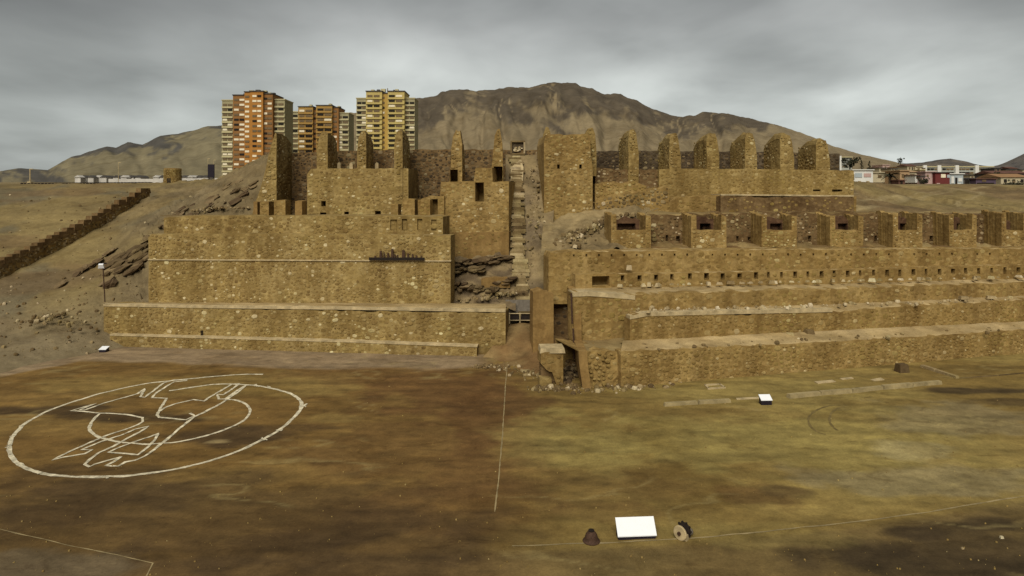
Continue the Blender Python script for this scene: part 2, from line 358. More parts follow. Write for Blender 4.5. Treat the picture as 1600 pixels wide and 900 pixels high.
def wall_mesh(line, top, bot, depth, openings=(), rag=0.12, bulge=0.05, step=0.45, batter=0.0, nd=1, drop=0.0):
    tp = [line.sz(*t) for t in top]; bt = [line.sz(*t) for t in bot]
    s0, s1 = tp[0][0], tp[-1][0]
    ops = []
    for o in openings:
        a, za = line.sz(o[0], o[3]); b, zb = line.sz(o[1], o[2]); ops.append((a, b, za, zb, o[4]))
    seed = s0*1.7+line.A.y*3.1
    def topf(q): return interp(tp, q)+rag*(nz(q*1.1, seed)*1.1+nz(q*3.7, seed+9)*0.6)-0.3*rag
    def botf(q): return interp(bt, q)
    ss = set(np.linspace(s0, s1, max(2, int((s1-s0)/step)+1)).tolist()) | {t[0] for t in tp}
    for o in ops: ss |= {o[0], o[1]}
    ss = sorted(ss); ss = [ss[0]]+[b for a, b in zip(ss, ss[1:]) if b-a > 1e-3]
    zmin = min(b[1] for b in bt); zmax = max(t[1] for t in tp)+rag*2
    zs = set(np.linspace(zmin, zmax, max(2, int((zmax-zmin)/step)+1)).tolist())
    for o in ops: zs |= {o[2], o[3]}
    zs = sorted(zs); zs = [zs[0]]+[b for a, b in zip(zs, zs[1:]) if b-a > 1e-3]
    v = []; f = []; ni, nj = len(ss), len(zs)
    T = [topf(q) for q in ss]; B = [botf(q) for q in ss]
    def pt(q, z, off):
        p = line.xy(q)-line.n*off; return (p.x, p.y, z)
    def disp(q, z): return -bulge*(nz(q*.7, z*.7, seed)+.6*nz(q*2.1, z*2.1, seed+5))+batter*(z-zmin)
    fi = {}
    for i, q in enumerate(ss):
        for j, z in enumerate(zs):
            zz = min(max(z, B[i]), T[i]); fi[i, j] = len(v); v.append(pt(q, zz, disp(q, zz)))
    for i in range(ni-1):
        for j in range(nj-1):
            cm = (ss[i]+ss[i+1])/2; zm = (zs[j]+zs[j+1])/2; hit = None
            if zs[j] >= max(T[i], T[i+1]) or zs[j+1] <= min(B[i], B[i+1]): continue
            for k, o in enumerate(ops):
                if o[0] < cm < o[1] and o[2] < zm < o[3]: hit = k
            if hit is None: f.append((fi[i, j], fi[i+1, j], fi[i+1, j+1], fi[i, j+1]))
    for a, b, za, zb, dp in ops:
        n = len(v)
        for q, z in ((a, za), (b, za), (b, zb), (a, zb)): v.append(pt(q, z, -bulge*0.9))
        for q, z in ((a, za), (b, za), (b, zb), (a, zb)): v.append(pt(q, z, dp))
        f += [(n, n+1, n+5, n+4), (n+1, n+2, n+6, n+5), (n+2, n+3, n+7, n+6), (n+3, n, n+4, n+7), (n+4, n+5, n+6, n+7)]
    # top, back, ends
    jt = nj-1; D = {}
    for k in range(nd+1):
        u = k/nd; off = depth*u
        for i, q in enumerate(ss):
            tz = max(B[i]+.05, T[i]-drop*max(0, (u-.3)/.7)**2+(rag*.8*nz(q*1.3, off*.9, seed) if 0 < k else 0))
            if k == 0: D[0, i] = fi[i, jt]
            else: D[k, i] = len(v); v.append(pt(q, tz, off))
    for k in range(nd):
        for i in range(ni-1): f.append((D[k, i], D[k, i+1], D[k+1, i+1], D[k+1, i]))
    for i in (0, ni-1):
        prev = [fi[i, j] for j in range(nj)]
        sg = -1 if i == 0 else 1
        for k in range(1, nd+1):
            off = depth*k/nd; tz = v[D[k, i]][2]; cur = []
            for j, z in enumerate(zs):
                if j == jt: cur.append(D[k, i]); continue
                zz = min(max(z, B[i]), tz); wob = sg*bulge*1.2*nz(off*.9, zz*.9, seed+i)*(0 if k == nd else 1)
                p = line.xy(ss[i]+wob)-line.n*off; cur.append(len(v)); v.append((p.x, p.y, zz))
            for j in range(nj-1): f.append((prev[j], cur[j], cur[j+1], prev[j+1]))
            prev = cur
    n = len(v)
    for i in range(ni): p = pt(ss[i], B[i], depth); v.append(p)
    for i in range(ni-1): f.append((D[nd, i], D[nd, i+1], n+i+1, n+i))
    def inside(q, z):
        if q < s0+.04 or q > s1-.04 or z < botf(q)+.02 or z > topf(q)-.05: return False
        for o in ops:
            if o[0]-.08 < q < o[1]+.08 and o[2]-.08 < z < o[3]+.08: return False
        return True
    return v, f, inside, (s0, s1, zmin, zmax)

def wall(name, label, cat, line, top, bot, depth, mat='wall_tan', style='mid', stone='stone_tan', proud=0.07, openings=(),
         rag=0.12, bulge=0.05, step=0.45, parent=None, part='masonry', group=None, wmin=None, cap=300, batter=0.0, nd=1, drop=0.0, sides=0):
    v, f, inside, (s0, s1, z0, z1) = wall_mesh(line, top, bot, depth, openings, rag, bulge, step, batter, nd, drop)
    if parent is None:
        m = line.xy((s0+s1)/2); parent = empty(name, (m.x, m.y, z0), label, cat, group)
    o = mobj(part, v, f, M[mat], parent, weld=True)
    if style:
        lay_stones(parent, line.A, line.d, line.n, inside, s0, s1, z0, z1, style, M[stone], proud,
                   wmin or 8.5*line.xy((s0+s1)/2).y/F, cap)
    if sides:                                # stones on the side face that looks towards the middle of the ruin
        q = s1 if sides > 0 else s0; A = line.xy(q); tz = interp([line.sz(*t) for t in top], q); bz = interp([line.sz(*t) for t in bot], q)
        def ins(u, z): return .1 < u < depth-.1 and bz < z < tz-drop*max(0, (u/depth-.3)/.7)**2-.2
        lay_stones(parent, A, -line.n, line.d*(1 if sides > 0 else -1), ins, 0, depth, bz, tz, 'fine', M[stone], proud*.8, 9, 0)
    return parent

LAST = {}
def loft(name, rows, nu, nv, colf, mat, amp=0.15, sc=0.25, parent=None, kind='structure', edge_fade=False, extra=None, world=False):
    R = []
    for r in rows:
        a = np.array([tuple(P(*q)) if not world else q for q in r]); t = np.linspace(0, 1, len(a)); u = np.linspace(0, 1, nu)
        R.append(np.stack([np.interp(u, t, a[:, k]) for k in range(3)], 1))
    R = np.array(R); nr = len(R); out = []
    for j in range(nv):
        t = j/(nv-1)*(nr-1); i = min(int(t), nr-2); w = t-i
        p0, p1, p2, p3 = R[max(i-1, 0)], R[i], R[i+1], R[min(i+2, nr-1)]
        c = 0.5*((2*p1)+(p2-p0)*w+(2*p0-5*p1+4*p2-p3)*w*w+(3*p1-p0-3*p2+p3)*w**3)
        l = p1*(1-w)+p2*w
        out.append(c*.5+l*.5)
    g = np.array(out); verts = []; cols = []
    for j in range(nv):
        for i in range(nu):
            x, y, z = g[j, i]; fade = 1.0
            if edge_fade: fade = min(1, 6*min(j/(nv-1), 1-j/(nv-1))+0.15)
            dz = amp*fade*fb(x*sc, y*sc, 3.3)
            if extra: dz += extra(x, y, z, i/(nu-1), j/(nv-1))
            verts.append((x, y, z+dz)); cols.append(colf(x, y, z+dz, i/(nu-1), j/(nv-1)))
    faces = [(j*nu+i, j*nu+i+1, (j+1)*nu+i+1, (j+1)*nu+i) for j in range(nv-1) for i in range(nu-1)]
    o = mobj(name, verts, faces, M[mat], parent, smooth=True, cols=np.array(cols))
    LAST['v'] = np.array(verts)
    if parent is None or kind == 'stuff': o['kind'] = kind
    return o

def lerp3(a, b, t):
    t = max(0, min(1, t)); return tuple(x+(y-x)*t for x, y in zip(a, b))
def ss(a, b, x):
    t = max(0, min(1, (x-a)/(b-a))); return t*t*(3-2*t)

# ================================================================== GROUND
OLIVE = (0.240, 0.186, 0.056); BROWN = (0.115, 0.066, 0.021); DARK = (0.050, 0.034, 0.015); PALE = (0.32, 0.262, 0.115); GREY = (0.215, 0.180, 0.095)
def blob(x, y, px, py, rx, ry):
    """soft stain centred where the photo shows it on the court, radii in metres"""
    c = G(px, py); dx = (x-c.x)/rx; dy = (y-c.y)/ry
    q = math.sqrt(dx*dx+dy*dy)+0.35*fb(x*.25, y*.35, px*.01); return 1-ss(.55, 1.25, q)
STAINS_AND_VIGNETTE = [  # px, py, rx, ry, colour, strength
    (700, 610, 8, 8, BROWN, .85), (760, 640, 4, 9, BROWN, .8), (620, 700, 8, 5, BROWN, .5), (830, 665, 3.0, 8, BROWN, .75), (700, 790, 6, 3, BROWN, .5), (870, 700, 1.3, .5, PALE, .4), (950, 705, 1.6, .3, PALE, .4), (640, 830, 7, 2.2, DARK, .3), (520, 655, 3, 1.2, OLIVE, .4), (300, 810, 15, 6, DARK, .55), (60, 885, 6, 1.3, (0.12, 0.10, 0.055), .7), (120, 770, 7, 5, DARK, .5),  # broad DARK ones towards the lower corners: lens vignette painted into the ground
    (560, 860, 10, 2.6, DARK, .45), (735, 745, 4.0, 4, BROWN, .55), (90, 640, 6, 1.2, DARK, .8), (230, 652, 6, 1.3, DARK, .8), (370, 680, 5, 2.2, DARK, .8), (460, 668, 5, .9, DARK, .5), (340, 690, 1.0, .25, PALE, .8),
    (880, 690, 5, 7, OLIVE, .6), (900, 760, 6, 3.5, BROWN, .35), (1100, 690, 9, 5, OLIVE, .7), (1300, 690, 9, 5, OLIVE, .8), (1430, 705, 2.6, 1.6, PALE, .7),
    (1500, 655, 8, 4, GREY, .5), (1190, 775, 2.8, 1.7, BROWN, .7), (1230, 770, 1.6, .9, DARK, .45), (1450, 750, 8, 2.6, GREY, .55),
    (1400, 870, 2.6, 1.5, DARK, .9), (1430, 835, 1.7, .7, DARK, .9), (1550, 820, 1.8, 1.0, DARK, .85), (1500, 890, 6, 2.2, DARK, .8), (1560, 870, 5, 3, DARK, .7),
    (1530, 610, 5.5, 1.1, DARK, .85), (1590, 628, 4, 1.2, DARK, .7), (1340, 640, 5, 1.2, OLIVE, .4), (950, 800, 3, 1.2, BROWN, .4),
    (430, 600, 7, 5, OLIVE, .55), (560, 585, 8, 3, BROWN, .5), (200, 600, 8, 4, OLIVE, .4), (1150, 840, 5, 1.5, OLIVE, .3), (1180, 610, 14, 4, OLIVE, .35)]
STC = [(G(a, b).x, G(a, b).y, c, d, e, f, a) for a, b, c, d, e, f in STAINS_AND_VIGNETTE]
def ground_col(x, y):
    w = fb(x*.06, y*.09, 1.2)*.5+.5; c = lerp3((0.168, 0.112, 0.031), (0.235, 0.172, 0.052), ss(.3, .7, w))
    side = ss(-3, 4, x+1.5*fb(y*.2, 2.0)); c = lerp3(lerp3(c, (0.140, 0.086, 0.023), .55), c, side)
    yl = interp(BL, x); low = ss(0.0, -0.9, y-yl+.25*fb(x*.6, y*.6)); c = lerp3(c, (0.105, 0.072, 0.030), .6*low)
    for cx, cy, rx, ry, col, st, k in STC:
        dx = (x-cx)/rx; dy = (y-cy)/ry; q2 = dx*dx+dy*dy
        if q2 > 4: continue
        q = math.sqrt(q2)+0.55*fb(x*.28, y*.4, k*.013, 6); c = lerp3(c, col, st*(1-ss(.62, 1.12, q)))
    # the strip below the boundary line of the court is darker
    # swept pale grey strip along the foot of the left wall
    gy = interp(GB, x)
    if x < -1: c = lerp3(c, (0.235, 0.186, 0.105), .9*ss(gy-.5, gy+1.0, y+.9*fb(x*.18, y*.3))*ss(-1, -4, x))
    # streaks of tyre and foot traffic
    c = (c[0]*(.93+.02*(1-side)), c[1]*(.925-.055*(1-side)), c[2]*(.95-.05*(1-side)))
    s1 = fb(x*.10+y*.05, y*.75, 7.0); s2 = fb(x*.35+y*.1, y*.9, 17.0, 6); s3 = fb(x*.9+y*.3, y*1.6, 27.0, 5)
    c = tuple(q*(1+.26*s1+.26*s2+.22*s3) for q in c)
    w1 = ss(.05, .0, abs(fb(x*.07+y*.03, y*.16, 31.0)))*ss(.0, .3, fb(x*.1, y*.1, 41)); c = lerp3(c, (0.30, 0.235, 0.095), .35*w1)
    return c
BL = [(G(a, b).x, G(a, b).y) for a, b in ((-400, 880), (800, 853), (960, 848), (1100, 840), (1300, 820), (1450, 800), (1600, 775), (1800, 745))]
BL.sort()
GB = [(G(a, b).x, G(a, b).y) for a, b in ((0, 590), (120, 566), (250, 568), (400, 574), (600, 578), (760, 576))]; GB.sort()
xs = np.concatenate([[-4000, -900, -300, -120], np.concatenate([np.arange(-75, -32, .4), np.arange(-32, 34, 0.22), np.arange(34, 90, .4)]), [130, 300, 900, 4000]])
ys = np.concatenate([[-600, -200, -60, 0], np.concatenate([np.arange(24, 42, .18), np.arange(42, 76.01, 0.33)]), [82, 95, 150, 400, 1200, 4000]])
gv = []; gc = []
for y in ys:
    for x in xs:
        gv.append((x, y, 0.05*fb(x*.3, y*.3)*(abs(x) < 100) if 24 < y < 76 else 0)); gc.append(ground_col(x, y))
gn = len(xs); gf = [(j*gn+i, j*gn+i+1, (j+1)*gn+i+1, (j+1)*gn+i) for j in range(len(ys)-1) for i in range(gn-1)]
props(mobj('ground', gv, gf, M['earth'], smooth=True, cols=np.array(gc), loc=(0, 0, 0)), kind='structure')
def gz(x, y): return 0.05*fb(x*.3, y*.3)

def ribbon(name, pts, width, mat, parent=None, ragged=0.35, lift=0.012, step=0.35):
    p = [Vector((a.x, a.y)) for a in pts]; q = [p[0]]
    for a, b in zip(p, p[1:]):
        n = max(1, int((b-a).length/step)); q += [a+(b-a)*(k+1)/n for k in range(n)]
    v = []; f = []
    for i, a in enumerate(q):
        d = (q[min(i+1, len(q)-1)]-q[max(i-1, 0)])
        if d.length < 1e-6: d = Vector((1, 0))
        d.normalize(); n = Vector((-d.y, d.x))
        w = width*(1.35 if 'outline' in name or 'ring' in name else 1.0)*(1+ragged*nz(a.x*2.3, a.y*2.3, 5)*1.4); o = n*(width*.35*nz(a.x*1.1, a.y*1.1, 8))
        for k in (-.5, .5):
            c = a+n*(k*w)+o; v.append((c.x, c.y, gz(c.x, c.y)+lift))
    for i in range(len(q)-1): f.append((2*i, 2*i+1, 2*i+3, 2*i+2))
    return mobj(name, v, f, mat, parent)
def zg(pts): return [G(x/2.648, 560+y/2.648) for x, y in pts]
def smooth_pts(p, it=2):
    for _ in range(it):
        q = [p[0]]
        for a, b in zip(p, p[1:]): q += [a*.75+b*.25, a*.25+b*.75]
        p = q+[p[-1]]
    return p
gl = empty('ground_drawing', G(240, 668), 'large round drawing of an animal laid out in white lines on the brown court', 'ground drawing')
ring = [(1088,66),(960,68),(850,77),(760,88),(680,95),(600,105),(500,125),(400,150),(300,180),(210,210),(140,245),(85,285),(50,325),(38,365),(42,400),(65,430),(110,455),(170,475),(250,487),(350,492),(450,491),(550,484),(650,470),(750,453),(850,430),(940,402),(1020,372),(1090,335),(1150,300),(1200,260),(1235,225),(1250,195),(1245,175),(1220,155),(1180,138),(1120,122),(1060,112),(1000,108),(930,107),(860,110),(780,122),(700,135)]
ribbon('outer_ring', smooth_pts(zg(ring)), 0.20, M['chalk'], gl)
inner = [(945,172),(985,175),(1020,190),(1038,215),(1025,245),(990,270),(930,297),(860,320),(780,340),(720,350),(670,353),(600,357),(540,352),(480,345),(400,325),(370,300),(370,275),(390,250),(415,230)]
ribbon('inner_ring', smooth_pts(zg(inner)), 0.16, M['chalk'], gl, lift=0.016)
body = [(775,92),(720,97),(690,115),(650,140),(628,162),(690,165),(680,180),(665,205),(650,235),(660,245),(720,252),(770,255),(805,238),(785,228)]
ribbon('head_outline', zg(body), 0.15, M['chalk'], gl, lift=0.020)
arm = [(650,225),(680,205),(720,190),(800,172),(845,178),(870,160),(920,130),(960,108),(990,105),(950,135),(925,152),(898,150),(905,170),(930,170),(960,150),(1000,120),(1020,112),(970,150),(920,185),(860,215),(800,245),(760,275),(720,310),(680,345),(640,378),(600,405),(560,422),(520,430),(490,448),(440,445),(470,430),(500,408)]
ribbon('body_outline', zg(arm), 0.16, M['chalk'], gl, lift=0.024)
wing = [(775,90),(720,90),(680,100),(640,130),(600,160),(580,158),(600,125),(570,145),(500,165),(430,185),(380,205),(350,217),(330,215),(395,188),(340,205),(290,220),(350,222),(410,230),(450,230),(540,235),(590,245),(590,262),(570,275),(520,295),(440,320),(360,355),(290,385),(215,420),(260,408),(350,395),(380,380),(340,378),(420,345),(500,320),(560,295),(615,283),(580,305),(530,330),(470,365),(410,390),(370,420),(350,440),(370,450),(390,440),(440,425),(500,410)]
ribbon('wing_outline', zg(wing), 0.15, M['chalk'], gl, lift=0.028)
foot = [(540,352),(590,335),(620,325),(655,310),(640,340),(610,370),(570,400),(510,395),(450,390),(480,375),(560,345),(590,335)]
ribbon('foot_outline', zg(foot), 0.15, M['chalk'], gl, lift=0.032)
for q in range(26):                          # chalk kicked and dragged away from the lines
    i_ = random.choice((10, 11, 12, 13, 14, 14, 13, 12, 15, 27, 28, 34, 35, 36, 17, 20, 31)); a_ = Vector(ring[i_]); b_ = a_+Vector((random.uniform(-16, 22), random.uniform(-8, 8)))
    ribbon('chalk_smear', zg([a_+Vector((random.uniform(-8, 8), random.uniform(-4, 4))), b_]), random.uniform(.08, .22), M['chalk'], gl, .9, .036, .15)
def gline(pts, w, label, mat='chalk_dim'):
    props(ribbon('ground_line', [G(*q) for q in pts], w, M[mat], ragged=.7), label, 'ground line')
gline([(793, 566), (790, 600), (785, 680), (779, 750), (773, 800)], 0.075, 'faint straight line running up the middle of the court towards the gate')
gline([(800, 853), (960, 848), (1100, 840), (1300, 820), (1450, 800), (1600, 775), (1800, 745)], 0.09, 'thin pale boundary line in front of the large white sign')
gline([(-120, 800), (0, 827), (120, 855), (239, 880), (228, 902), (210, 960)], 0.055, 'thin pale line turning a corner at the bottom left of the court')
M['track'] = plain('dark tyre track', (0.165, 0.120, 0.042), .95, .5, .8)
gline([(1310+47*math.cos(a), 657+24*math.sin(a)) for a in np.arange(2.0, 5.2, .2)], 0.16, 'faint curved tyre track on the earth below the right terraces, outer arc', 'track')
gline([(1318+22*math.cos(a), 655+19*math.sin(a)) for a in np.arange(2.0, 4.9, .2)], 0.16, 'faint curved tyre track on the earth below the right terraces, inner arc', 'track')

# ================================================================== HILL, PLATEAU, MOUNTAINS
TAN = (0.165, 0.120, 0.050); GRK = (0.140, 0.105, 0.055); RED = (0.130, 0.083, 0.038); SAND = (0.205, 0.152, 0.062)
def hill_col(x, y, z, u, v):
    n = fb(x*.05, y*.05, 4)*.5+.5; c = lerp3(TAN, SAND, ss(.25, .75, n))
    c = lerp3(c, (0.115, 0.098, 0.060), .75*ss(.05, .42, fb(x*.09+y*.02, y*.07, 9)))
    c = lerp3(c, RED, .6*ss(.15, .45, fb(x*.04, z*.35, 6)))
    c = tuple(q*(1-.20*ss(.45, .25, u)*ss(.4, .6, v)) for q in c)
    c = lerp3(c, (0.105, 0.083, 0.045), .75*ss(.45, .1, u)*ss(.55, .75, v)*ss(-.4, .2, fb(x*.06, y*.05, 21)))
    near = ss(.40, .06, v); c = lerp3(c, (0.180, 0.142, 0.080), .9*near)
    rk = ss(.60, .85, u+.15*fb(x*.12, y*.12))*ss(.93, .7, v)*ss(.05, .2, v); c = lerp3(c, GRK, .85*rk)
    st = fb(x*.05+z*.30, z*.9, 2.0); c = tuple(q*(1+.35*st*(.35+rk)) for q in c)
    return c
def hill_x(x, y, z, u, v):
    rk = ss(.58, .85, u)*ss(1.0, .75, v)*ss(.05, .18, v)
    s = (x*.55-z*1.1+.5*fb(x*.15, y*.15))*1.05; saw = s-math.floor(s)
    return rk*(0.75*(saw-.5)+0.4*fb(x*.5, y*.5, z*.5))+0.22*fb(x*.35, y*.35, 8)*(v > .04)
loft('hill', [
    [(-700, 700, 44.5), (-250, 640, 52.5), (0, 585, 62.5), (80, 567, 66.6), (160, 550, 71.2), (230, 545, 74.5), (430, 545, 76.5)],
    [(-700, 560, 60), (-250, 540, 66), (0, 515, 71.5), (80, 517, 72), (160, 505, 75.5), (226, 490, 79), (430, 480, 81)],
    [(-700, 470, 75), (-250, 450, 80), (0, 440, 81.5), (80, 445, 81), (160, 440, 82), (238, 395, 86), (430, 400, 88)],
    [(-700, 400, 95), (-250, 400, 95), (0, 395, 90), (80, 385, 93), (165, 368, 95), (262, 335, 94), (428, 300, 93)],
    [(-700, 340, 112), (-250, 340, 112), (0, 338, 108), (80, 330, 110), (180, 318, 113), (300, 308, 107), (424, 250, 98)],
    [(-700, 288, 135), (-250, 288, 135), (0, 289, 132), (100, 288, 134), (230, 286, 136), (340, 281, 130), (424, 243, 103)],
    [(-700, 292, 165), (-250, 292, 165), (0, 292, 165), (100, 292, 165), (230, 292, 165), (330, 292, 160), (424, 268, 120)]],
    240, 190, hill_col, 'hill', 0.30, 0.12, extra=hill_x)

HV = LAST['v']; HPX = 800+F*HV[:, 0]/HV[:, 1]; HPY = HY-F*(HV[:, 2]-EYE)/HV[:, 1]
def on_hill(px, py):
    """the hillside point met by the sight line to a photo pixel"""
    i = np.argsort((HPX-px)**2+(HPY-py)**2)[:6]; return P(px, py, float(HV[i, 1].mean()))
def plat_col(x, y, z, u, v): return lerp3((0.17, 0.125, 0.055), (0.22, 0.17, 0.085), fb(x*.03, y*.03)*.5+.5)
def PZ(px, Y, dz=0.0):                     # a point of the plateau behind the ruins
    return ((px-800)/F*Y, Y, 18.3+(Y-120)*.0150+dz)
fr = [(-900, 138), (0, 137), (230, 138), (330, 134), (400, 112), (450, 104), (850, 100), (1310, 105), (1345, 118), (1420, 128), (1600, 131), (2400, 136)]
loft('plateau', [[PZ(a, b, -.6) for a, b in fr], [PZ(a, b+10) for a, b in fr], [PZ(a, 260) for a, b in fr], [PZ(a, 500) for a, b in fr], [PZ(a, 1400) for a, b in fr]],
     120, 60, plat_col, 'hill', 0.15, 0.05, world=True)
def rs_col(x, y, z, u, v):
    c = lerp3((0.190, 0.142, 0.058), (0.145, 0.100, 0.046), ss(.4, .6, fb(x*.06, y*.06, 3)*.5+.5))
    g = abs(fb(x*.045+y*.03, y*.03, 5)); c = lerp3(c, (0.085, 0.060, 0.032), .75*ss(.07, .0, g)*ss(.85, .6, v))
    g2 = abs(fb(x*.03-y*.05, y*.02, 15)); c = lerp3(c, (0.26, 0.205, 0.105), .7*ss(.035, .0, g2))
    c = lerp3(c, (0.10, 0.066, 0.036), .6*ss(.05, .4, fb(x*.05, z*.5, 8))*ss(.6, .3, v))
    return tuple(q*(1+.35*fb(x*.25, z*1.2, 2)) for q in c)
loft('slope', [
    [(1300, 389, 90), (1420, 389, 92), (1600, 389, 94), (2400, 385, 98)],
    [(1300, 352, 94), (1420, 343, 95), (1600, 343, 97), (2400, 343, 104)],
    [(1300, 318, 100), (1420, 314, 108), (1600, 318, 112), (2400, 318, 118)],
    [(1300, 284, 112), (1420, 289.5, 128), (1600, 291, 132), (2400, 291, 137)],
    [(1300, 284, 135), (1420, 292, 140), (1600, 293, 142), (2400, 293, 145)]], 120, 70, rs_col, 'hill', 0.4, 0.1,
    extra=lambda x, y, z, u, v: (.45*fb(x*.22+y*.1, y*.2, 4)-.8*ss(.09, 0, abs(fb(x*.045+y*.03, y*.03, 5))))*(v < .72)*(v > .05))

def mountain(name, ridge, Yr, Yb, zb, rough, rock, low, nu=220, nv=70, seed=0.0, px_pad=0):
    """a range: ridge (photo outline) at distance Yr, foot at Yb; gullied by ridged noise"""
    pr = [(q[0], EYE-(q[1]-HY)/F*Yr) for q in ridge]; u0, u1 = ridge[0][0], ridge[-1][0]
    v = []; c = []
    for j in range(nv):
        t = (j/(nv-1))**.8*1.3                                 # 0 foot, 1 ridge, 1.5 far side
        for i in range(nu):
            px = u0+(u1-u0)*i/(nu-1); zr = interp(pr, px)
            Y = Yb+(Yr-Yb)*t; x = (px-800)/F*(Yr*.55+Y*.45) if False else (px-800)/F*Y
            h = ss(0, 1.0, t)*.55+.45*t if t <= 1 else 1-(t-1)*.9
            z = zb+(zr-zb)*h
            wq = .8*fb(px*.006, t*1.1, seed+11)
            g1 = abs(fb(px*.016+wq, t*1.3+px*.002, seed, 3)); g2 = abs(fb(px*.055+wq*2, t*2.6, seed+3, 3)); g3 = fb(px*.02, t*4, seed+6)
            env = math.sin(min(1, t)*math.pi)**.8 if t <= 1 else 0
            z += (zr-zb)*env*(-.035*(1-ss(0, .40, g1))+.01-.008*(1-ss(0, .4, g2))+.07*g3)*rough
            if t > .9: z += (zr-zb)*.012*fb(px*.09, seed, 2)*rough
            v.append((x, Y, z)); hh = (z-zb)/max(1, (max(q[1] for q in pr)-zb))
            k = hh*1.20-.42+.50*fb(px*.009+hh, hh*2.2, seed+1)+.34*fb(px*.026+hh*2, hh*5, seed+2)+.24*fb(px*.09, hh*15, seed+4)+.95*ss(190, 70, px)*(seed > 4)*(seed < 5)
            gl_ = (1-ss(0, .07, g1))*ss(1.02, .8, t)+.6*(1-ss(0, .06, g2))*ss(.35, .6, t)*ss(1.0, .85, t)
            k -= .22*ss(.55, .15, hh)
            gl_ *= ss(-.1, .25, fb(px*.008, hh*1.5, seed+14)); k -= .50*gl_
            cc = lerp3(low, rock, ss(.02, .36, k)); cc = tuple(q*(1+.22*fb(px*.06, hh*9, seed+9)+.12*gl_) for q in cc)
            c.append(cc)
    f = [(j*nu+i, j*nu+i+1, (j+1)*nu+i+1, (j+1)*nu+i) for j in range(nv-1) for i in range(nu-1)]
    props(mobj(name, v, f, M['mountain'], smooth=True, cols=np.array(c)), kind='structure')
mountain('mountain', [(400, 215), (440, 196), (490, 184), (545, 178), (600, 173), (640, 163), (655, 154), (680, 150), (700, 144), (735, 143), (765, 140), (800, 136), (825, 137), (850, 131), (875, 129), (900, 132), (925, 140), (945, 148), (965, 148), (990, 158), (1020, 172), (1050, 182), (1085, 184), (1098, 178), (1130, 177), (1165, 184), (1200, 192), (1250, 208), (1300, 228), (1350, 243), (1400, 254), (1450, 268)],
         2000, 700, 18, 1.0, (0.084, 0.066, 0.043), (0.185, 0.143, 0.080), 460, 130, 1.3)
mountain('mountain', [(-500, 280), (-200, 275), (0, 268), (30, 263), (75, 266), (110, 246), (125, 243), (165, 229), (182, 231), (200, 222), (222, 227), (250, 214), (300, 207), (325, 199), (345, 197), (400, 205), (430, 200), (470, 185), (520, 195), (560, 200), (620, 180), (700, 200)],
         2700, 800, 18, .8, (0.066, 0.060, 0.050), (0.165, 0.138, 0.078), 260, 80, 4.7)
mountain('mountain', [(1340, 262), (1400, 256), (1440, 254), (1470, 250), (1485, 249), (1505, 252), (1530, 258), (1560, 262), (1600, 266), (1700, 270)],
         2600, 900, 18, .8, (0.075, 0.066, 0.056), (0.13, 0.108, 0.082), 120, 60, 8.1)
mountain('mountain', [(1540, 262), (1560, 258), (1575, 252), (1600, 240), (1640, 222), (1720, 205), (1800, 215), (1900, 235), (2100, 260)],
         1900, 900, 18, .7, (0.070, 0.064, 0.060), (0.12, 0.105, 0.09), 120, 60, 2.2)

# ================================================================== RUIN: LEFT WING
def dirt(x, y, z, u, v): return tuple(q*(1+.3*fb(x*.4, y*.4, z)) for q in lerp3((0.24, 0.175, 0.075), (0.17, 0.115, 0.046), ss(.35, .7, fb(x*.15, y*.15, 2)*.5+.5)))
def lit_pale_dirt(x, y, z, u, v): return tuple(q*(1+.25*fb(x*.5, y*.5, z)) for q in lerp3((0.37, 0.275, 0.135), (0.28, 0.20, 0.090), ss(.3, .7, fb(x*.25, y*.5, 2)*.5+.5)))  # pale earth, with light falling on the terrace tops put into the colour
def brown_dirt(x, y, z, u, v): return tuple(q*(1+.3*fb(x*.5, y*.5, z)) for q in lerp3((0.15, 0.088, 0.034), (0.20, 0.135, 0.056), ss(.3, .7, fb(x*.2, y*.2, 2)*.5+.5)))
LA = Line((172, 73.5), (752, 68.9)); LB = Line((162, 74.3), (790, 69.55)); LC = Line((222, 77.5), (705, 73.5)); LD = Line((258, 78.7), (690, 74.9))
def floor(parent, la, ptsa, lb, ptsb, col=dirt, nu=90, nv=6, amp=.05, drop=0.03, mat='hill', name='terrace_floor', skirt=1.2):
    """earth surface from just behind a wall's top edge to the foot of the next wall, tucked down at both ends"""
    ka = sorted({q[0] for q in ptsa} | {q[0] for q in ptsb}); lo, hi = max(ptsa[0][0], ptsb[0][0]), min(ptsa[-1][0], ptsb[-1][0])
    xs_ = np.linspace(ptsa[0][0], ptsa[-1][0], nu)
    ya = [(q[0], q[1]) for q in ptsa]; yb = [(q[0], q[1]) for q in ptsb]; g = []
    ra = [la.P(x, interp(ya, x), ptsa[0][2] if len(ptsa[0]) > 2 else .3)-Vector((0, 0, drop)) for x in xs_]
    rb = [lb.P(x, interp(yb, x), ptsb[0][2] if len(ptsb[0]) > 2 else 0) for x in xs_]
    rows = [[q-Vector((0, 0, skirt)) for q in ra]]+[[p*(1-t)+q*t for p, q in zip(ra, rb)] for t in np.linspace(0, 1, nv)]
    rows += [[q+Vector((-lb.n.x*.7, -lb.n.y*.7, -.2)) for q in rb]]
    v = []; cc = []
    for j, r in enumerate(rows):
        for q in r:
            dz = amp*fb(q.x*.6, q.y*.6, 3.3) if 1 < j < nv+1 else 0
            v.append((q.x, q.y, q.z+dz)); cc.append(col(q.x, q.y, q.z, 0, 0))
    n = nu; f = [(j*n+i, j*n+i+1, (j+1)*n+i+1, (j+1)*n+i) for j in range(len(rows)-1) for i in range(n-1)]
    o = mobj(name, v, f, M[mat], parent, smooth=True, cols=np.array(cc))
    if parent is None: o['kind'] = 'structure'

